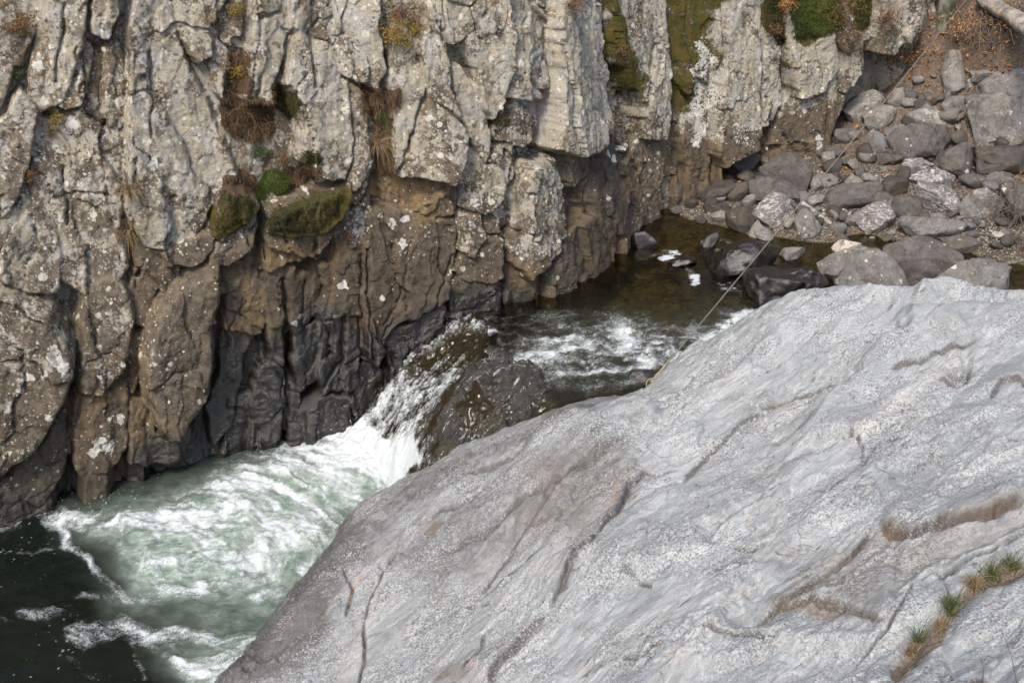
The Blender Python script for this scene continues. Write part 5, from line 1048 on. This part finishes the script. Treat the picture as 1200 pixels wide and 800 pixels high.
def moss_mat(pts, m, label, th=.05, hl=.042, dens=2600, seed=0, name='moss_mat', cat='moss', group='moss mats on the cliff', sag=.15):
    """a mat of moss that follows the rock under it: its own thick sheet with fronds"""
    q_ = np.stack([cu, cv], 1); i = near(q_, pts, 0); d = 3.0 + poly_sd(q_[i] + 10 * np.stack([fbm(xyz(cu[i], cv[i]), 1 / 16., 5, 601, .65), fbm(xyz(cu[i], cv[i]), 1 / 16., 5, 607, .65)], 1), pts); ok = (d > 0) & (cd[i] < np.median(cd[i]) + .6)
    i, d = i[ok], d[ok]; flag = np.full(len(cliffV), -1); flag[i] = np.arange(len(i)); FG = flag[grid_faces(NH, NS)]; FG = FG[(FG >= 0).all(1)]
    lab_ = np.arange(len(i))                                             # keep the largest connected piece
    for _ in range(4000):
        m_ = lab_[FG].min(1); new = lab_.copy(); np.minimum.at(new, FG.ravel(), np.repeat(m_, 4))
        if (new == lab_).all(): break
        lab_ = new
    FG = FG[lab_[FG[:, 0]] == np.bincount(lab_[FG[:, 0]]).argmax()]; keep = np.unique(FG); re_ = np.full(len(i), -1); re_[keep] = np.arange(len(keep)); FG = re_[FG]; i, d = i[keep], d[keep]
    t_ = th * (sstep(0, 9, d) * (.6 + .5 * fbm(cliffV[i], 7, 3, 611) + .55 * fbm(cliffV[i], 24, 4, 613, .65))) - .006
    V = cliffV[i] + nf[i] * t_[:, None] + np.array([0, 0, .25]) * t_[:, None]; c = V.mean(0); tone = np.clip(.45 + .9 * fbm(cliffV[i], 3, 4, 617, .6), 0, 1)
    me = mesh_np(name, V - c, FG); attr(me, 'A', [tone * (.7 if cat == 'moss' else .1), 0, 0, 0]); o = link(name, me, m, loc=c.tolist()); tag(o, label, cat, group)
    rng = np.random.default_rng(seed); n = int(min(20000, 1.5 * dens * len(i) / 1000)); j = rng.integers(0, len(i), n); dd = nf[i][j] * .8 + rng.normal(size=(n, 3)) * .5 + [0, 0, sag]
    link('frond', strips('frond', V[j] - c, dd, rng.uniform(.4, 1.2, n) * hl, .0028, .9, 2, rng, m, shade=np.clip(tone[j] + rng.normal(size=n) * .2, 0, 1)), None, o)
MM = [([(242,268),(256,238),(262,222),(300,236),(290,250),(254,276)], M_mossb, 'brown green moss mat over the left rock ledge', .07), ([(309,270),(316,246),(342,238),(368,230),(404,218),(402,236),(390,250),(374,264),(358,272)], M_mossb, 'wide olive moss mat hanging over the right rock ledge', .08),
 ([(318,104),(330,98),(348,112),(350,136),(336,140),(320,124)], M_mossb, 'dark brown moss pad in the hollow beside the tall pale block', .04), 
  ([(893,-20),(921,-20),(921,54),(912,44),(896,30)], M_mossb, 'moss in the narrow cleft between the last two pale columns', .05), ([(924,-20),(982,-20),(984,28),(962,42),(930,47)], M_moss, 'thick green moss over the top of the last pale column', .06),
  ([(1000,-20),(1022,-20),(1020,30),(1006,36)], M_moss, 'small moss patch under the wide rusty shrub', .04), ([(354,176),(372,178),(378,192),(360,200),(346,194)], M_mossb, 'thin moss pad under the big lichened block', .03)]
for k, (pts, m, lab, th) in enumerate(MM): moss_mat(pts, m, lab, th, seed=k)
def grass_mat(pts, lab, hl, seed): moss_mat(pts, M_rust, lab, .04, hl, 1500, seed, 'grass_mat', 'grass', 'dead grass mats on the cliff', -.7)
grass_mat([(256, 118), (290, 112), (322, 122), (320, 152), (300, 166), (268, 156)], 'reddish brown mat of dead grass left of the dark brown moss pad', .07, 31)
grass_mat([(270, 58), (292, 62), (296, 112), (266, 110)], 'dry brownish grass filling the gully above the reddish grass mat', .05, 32)
grass_mat([(332, 192), (376, 198), (366, 212), (338, 224), (330, 214)], 'rusty strip of dead grass right of the brightest moss cushion', .05, 33)
grass_mat([(422, 98), (470, 106), (466, 130), (440, 142), (424, 122)], 'pinkish brown mat of dead grass right of the grey rib', .08, 34)
grass_mat([(436, 142), (464, 136), (460, 200), (440, 206)], 'hanging dead grass under the pinkish grass mat', .10, 35)
grass_mat([(262, 204), (298, 204), (302, 222), (276, 232), (260, 222)], 'dead grass strip between the left ledge and the brightest moss cushion', .05, 36)
GT = 'dry grass tufts on the cliff'
for k, (u, v, n, ln_, sp, dr, m, lab) in enumerate([
    (153, 272, 300, .42, .11, 2.0, M_straw, 'straw coloured grass tuft hanging with long stray stalks on the left of the cliff'), (152, 225, 160, .36, .06, 2.6, M_straw, 'thin strip of dry grass in the vertical crack above the straw tuft'),
    (285, 132, 260, .22, .16, 2.2, M_rust, 'reddish brown dead grass clump below the gully shrub'), (305, 152, 260, .24, .17, 2.4, M_rust, 'rusty dead grass mat above the green plants'), (266, 112, 120, .2, .09, 2.2, M_rust, 'small brown grass tuft at the gully edge'),
    (437, 118, 260, .30, .13, 2.6, M_rust, 'pinkish brown grass clump with hanging blades right of the grey rib'), (448, 140, 120, .22, .09, 1.8, M_blade, 'green centred grass tuft under the pinkish grass clump'), (441, 172, 200, .42, .09, 3.0, M_straw, 'long hanging dry grass beside the square dark block'),
    (282, 206, 160, .16, .12, 2.0, M_rust, 'short rusty grass left of the bright moss cushion'), (348, 200, 140, .14, .11, 2.2, M_rust, 'short rusty grass right of the bright moss cushion'), (60, 158, 40, .16, .04, 2.2, M_rust, 'few brown grass blades in the crack right of the leaf-shaped slab')]):
    p, n_ = S_(u, v); tuft('grass_tuft', p, n_, n, ln_, sp, dr, m, lab, 'grass tuft', GT, .0028, 70 + k)
# grass in the gully of the outcrop
GG = 'grass tufts in the soil crack of the granite outcrop'
for k, (u, v, n, ln_, sp, dr, m, lab) in enumerate([
    (1112, 716, 150, .19, .07, 1.4, M_blade, 'bright green grass tuft in the middle of the soil crack in the granite'), (1100, 738, 80, .10, .07, 1.8, M_straw, 'dry straw tuft just below the bright green tuft in the granite crack'), (1068, 766, 90, .11, .06, 1.6, M_straw, 'yellowing tuft at the lower end of the granite soil crack'),
    (1074, 752, 60, .17, .03, 1.2, M_blade, 'small green sprig at the lower end of the granite soil crack'), (1140, 688, 140, .17, .05, 2.6, M_straw, 'pale arching dry tuft in the upper half of the granite crack'), (1160, 676, 130, .13, .07, 1.3, M_blade, 'dark green tuft right of the pale arching tuft'), (1184, 664, 130, .12, .07, 1.3, M_blade, 'uppermost green tuft of the granite crack')]):
    p = hit(bvh_slab, u, v); tuft('grass_tuft', p, (0, 0, 1), n, ln_, sp, dr, m, lab, 'grass tuft', GG, .0022, 90 + k)
for (u0, v0, u1, v1, lab) in [(1192, 806, 1160, 716, 'tall thin dry grass stalk rising at the lower right corner'), (1150, 806, 1143, 760, 'short thin dry stalk left of the tall stalk')]:
    a_ = np.array(hit(bvh_slab, u0, v0)); d_ = float(proj(a_)[2]); e_ = ray(u1, v1); e_ = e_ / (e_ @ ZC) * (d_ - .08) + np.array([0, 0, CAM_H])
    ln_ = [a_ + (e_ - a_) * t_ + np.array([.02, 0, .015]) * np.sin(np.pi * t_) - a_ for t_ in np.linspace(0, 1, 9)]
    plant('grass_stalk', tubes('grass_stalk', [ln_], .0022, M_straw, .0007), a_.tolist(), lab, 'grass stalk')

# ------------------------------------------------------------------ steel cable across the stream
ca_ = np.array(hit(bvh_slab, 768, 444)) + np.array([0, 0, .02]); cb_ = hit(bvh_ground, 1156, -30)
cb_ = np.array(cb_) if cb_ is not None else ray(1156, -30) * .0145 + np.array([0, 0, CAM_H])
cl = [ca_ + (cb_ - ca_) * t_ - ca_ - np.array([0, 0, .05]) * np.sin(np.pi * t_) for t_ in np.linspace(0, 1, 40)]
cable = tag(bpy.data.objects.new('steel_cable', None), 'long thin steel cable stretched from the granite outcrop over the stream to the far bank', 'cable'); C.objects.link(cable); cable.location = ca_.tolist()
link('wire', tubes('wire', [cl], .0065, M_cable, .0065, 8), None, cable)
d_ = (cb_ - ca_) / np.linalg.norm(cb_ - ca_); slv = [d_ * t_ for t_ in np.linspace(-.10, .30, 8)]; link('sleeve', tubes('sleeve', [slv], .019, M_clamp, .010, 8), None, cable)
link('anchor_loop', tubes('anchor_loop', [[d_ * -.08 + np.array([.05 * np.cos(a_), .02 * np.sin(a_), .05 * np.sin(a_) - .02]) for a_ in np.linspace(0, 6.28, 15)]], .007, M_clamp, .007, 6), None, cable)

# ------------------------------------------------------------------ wood, brambles, leaves on the far bank
def log(name, pa, pb, r0, r1, mat, label, cat, seed=0, flat=1.0):
    pa, pb = np.array(pa), np.array(pb); n = 26; ax = (pb - pa) / np.linalg.norm(pb - pa); s1 = np.cross(ax, [0, 0, 1.]); s1 /= np.linalg.norm(s1); s2 = np.cross(s1, ax); V = []; k = 14
    rng = np.random.default_rng(seed)
    for i in range(n):
        t_ = i / (n - 1); r = r0 + (r1 - r0) * t_; r *= (0.25 if i in (0, n - 1) else 1.0); c = (pb - pa) * t_
        for j in range(k): an = 6.2832 * j / k; V.append(c + s1 * np.cos(an) * r + s2 * np.sin(an) * r * flat)
    V = np.array(V); V = V + ((fbm(V / r0 * .35 + seed, 1, 3, seed) * r0 * .25)[:, None]) * s2 + (fbm(V / r0 * .9 + seed, 1, 3, seed + 5) * r0 * .10)[:, None] * s1
    Fc = [(i * k + j, i * k + (j + 1) % k, (i + 1) * k + (j + 1) % k, (i + 1) * k + j) for i in range(n - 1) for j in range(k)]
    return tag(link(name, mesh_np(name, V, Fc), mat, loc=pa.tolist()), label, cat)
gpt = lambda u, v, up=0: np.array(hit(bvh_ground, u, v)) + np.array([0, 0, up])
log('driftwood', gpt(937, 243, .07), gpt(974, 266, .04), .045, .03, M_wood, 'pale bleached driftwood stick lying beside the white streaked boulder', 'driftwood', 1)
lga = gpt(1148, 6, .12); lgb = ray(1232, 50); lgb = lgb / (lgb @ ZC) * (float(proj(lga)[2]) - 1.9) + np.array([0, 0, CAM_H])
log('fallen_log', lga, lgb, .13, .17, M_wood, 'weathered grey fallen log slanting down at the top right of the bank', 'log', 2, .7)
def tree(u, v, h, r, label, seed):
    p = gpt(u, v, -.1); rng = np.random.default_rng(seed); o = tag(bpy.data.objects.new('bank_tree', None), label, 'tree', 'trees on the far bank'); C.objects.link(o); o.location = p.tolist()
    tr = [np.array([.12 * np.sin(t_ * 3 + seed) * t_, .1 * t_, h * t_]) for t_ in np.linspace(0, 1, 14)]; link('trunk', tubes('trunk', [tr], r, M_bark, r * .35, 10), None, o)
    lm = []; tips = []
    for i in range(16):
        t_ = rng.uniform(.5, 1); b = np.array([.12 * np.sin(t_ * 3 + seed) * t_, .1 * t_, h * t_]); d = rng.normal(size=3); d[2] = abs(d[2]) + .5; d *= rng.uniform(.5, 1.1); lm.append([b, b + d * .5 + [0, 0, .05], b + d]); tips += [b + d * k for k in (.5, .7, .85, 1)]
    link('limb', tubes('limb', lm, r * .28, M_bark, r * .05, 5), None, o)
    tips = np.array(tips); pts = tips[rng.integers(0, len(tips), 1600)] + rng.normal(size=(1600, 3)) * .2; link('crown', leaves_mesh('crown', pts, rng.normal(size=(1600, 3)), .035, rng, M_autumn), None, o); return o
tree(1103, 30, 5.5, .09, 'slim lichened tree trunk rising out of the brambles above the cable', 3)
tree(1113, 26, 5.0, .06, 'thin mossy trunk close to the right of the slim lichened trunk', 5)
def bramble(u, v, r, nst, nl, mat, label, seed, size=.022, cat='bramble', name='bramble', up=.9, group='brambles on the far bank'):
    p = gpt(u, v); rng = np.random.default_rng(seed); ls = []; pts = []
    for i in range(nst):
        a_ = rng.uniform(0, 6.28); R_ = r * rng.uniform(.5, 1.2); d = np.array([np.cos(a_), np.sin(a_) * .7 - .2, 0]); b = rng.normal(size=3) * r * .15; b[2] = 0; hgt = r * up * rng.uniform(.5, 1.2)
        ln_ = [b + d * R_ * t_ + np.array([0, 0, hgt * 4 * t_ * (1 - t_ * .8) * .6]) + rng.normal(size=3) * r * .03 for t_ in np.linspace(0, 1, 7)]; ls.append(ln_); pts += ln_[2:]
    o = plant(name, tubes('stem', ls, .006, M_twig, .002, 4), p.tolist(), label, cat, group)
    if nl:
        pts = np.array(pts); q_ = pts[rng.integers(0, len(pts), nl)] + rng.normal(size=(nl, 3)) * r * .10; link('foliage', leaves_mesh('foliage', q_, np.tile([0, -.4, .8], (nl, 1)), size, rng, mat), None, o)
    return o
bramble(1075, 46, .75, 34, 420, M_autumn, 'tangle of reddish bramble stems with orange leaves beside the cliff end', 1)
bramble(1062, 80, .45, 20, 220, M_autumn, 'small bramble with orange leaves hanging above the ochre recess', 2)
bramble(1128, 52, .7, 24, 420, M_autumn, 'orange and yellow leaved bramble behind the tall upright lichened boulder', 3)
bramble(1165, 58, .6, 30, 160, M_autumn, 'mostly bare grey stems above the large top boulder', 4)
bramble(1196, 16, .5, 14, 220, M_yellow, 'yellow leaved sprig growing over the fallen log', 5)
bramble(1096, 8, .6, 26, 260, M_heath, 'green and red bramble at the top of the bank around the slim trunks', 6)
bramble(1188, 262, .55, 40, 14, M_autumn, 'bare grey twiggy bush at the water edge on the right', 7, up=1.2, cat='bush', name='bare_bush', group='bare bushes on the far bank')
bramble(1200, 292, .45, 24, 6, M_autumn, 'bare twigs leaning over the dark water at the right photo edge', 8, up=.8, cat='bush', name='bare_bush', group='bare bushes on the far bank')
log('dead_branch', at_z(np.array(1128.), np.array(318.), .03), at_z(np.array(1230.), np.array(300.), .22), .016, .026, M_bark, 'thin dead branch lying over the dark water on the right', 'branch', 4)
# fallen leaves: litter nobody could count
rng = np.random.default_rng(77); pts = []
while len(pts) < 700:
    u, v = rng.uniform(780, 1215), rng.uniform(10, 235)
    if v > 100 and rng.uniform() > .35: continue
    p = hit(bvh_ground, u, v)
    if p is not None and p.z > .03 and u > 1010 - v * .9 + 0: pts.append(np.array(p) + [0, 0, .03 + .05 * rng.uniform()])
pts = np.array(pts); tag(plant('fallen_leaves', leaves_mesh('fallen_leaves', pts, np.tile([0, 0, 1.], (len(pts), 1)), .035, rng, M_autumn), (0, 0, 0), 'scattered orange and brown fallen leaves on the far bank', 'leaf litter'), kind='stuff')
# spray thrown up where the chute lands
D1, F1 = ico(1); rng = np.random.default_rng(9); V = []; Fc = []
for i in range(900):
    u, v = rng.normal(470, 34), rng.normal(506, 22); p = at_z(np.array(u), np.array(min(v, 560) + 14), -1.12); p = p + rng.normal(size=3) * [.10, .10, 0] + [0, 0, abs(rng.normal()) * .13]
    r = .0035 + .006 * rng.uniform() ** 3; Fc.append(F1 + len(V) * len(D1)); V.append(D1 * r + p)
sp = tag(link('spray', mesh_np('spray', np.concatenate(V), np.concatenate(Fc)), M_spray), 'fine white water drops thrown up at the foot of the chute', 'spray', kind='stuff')
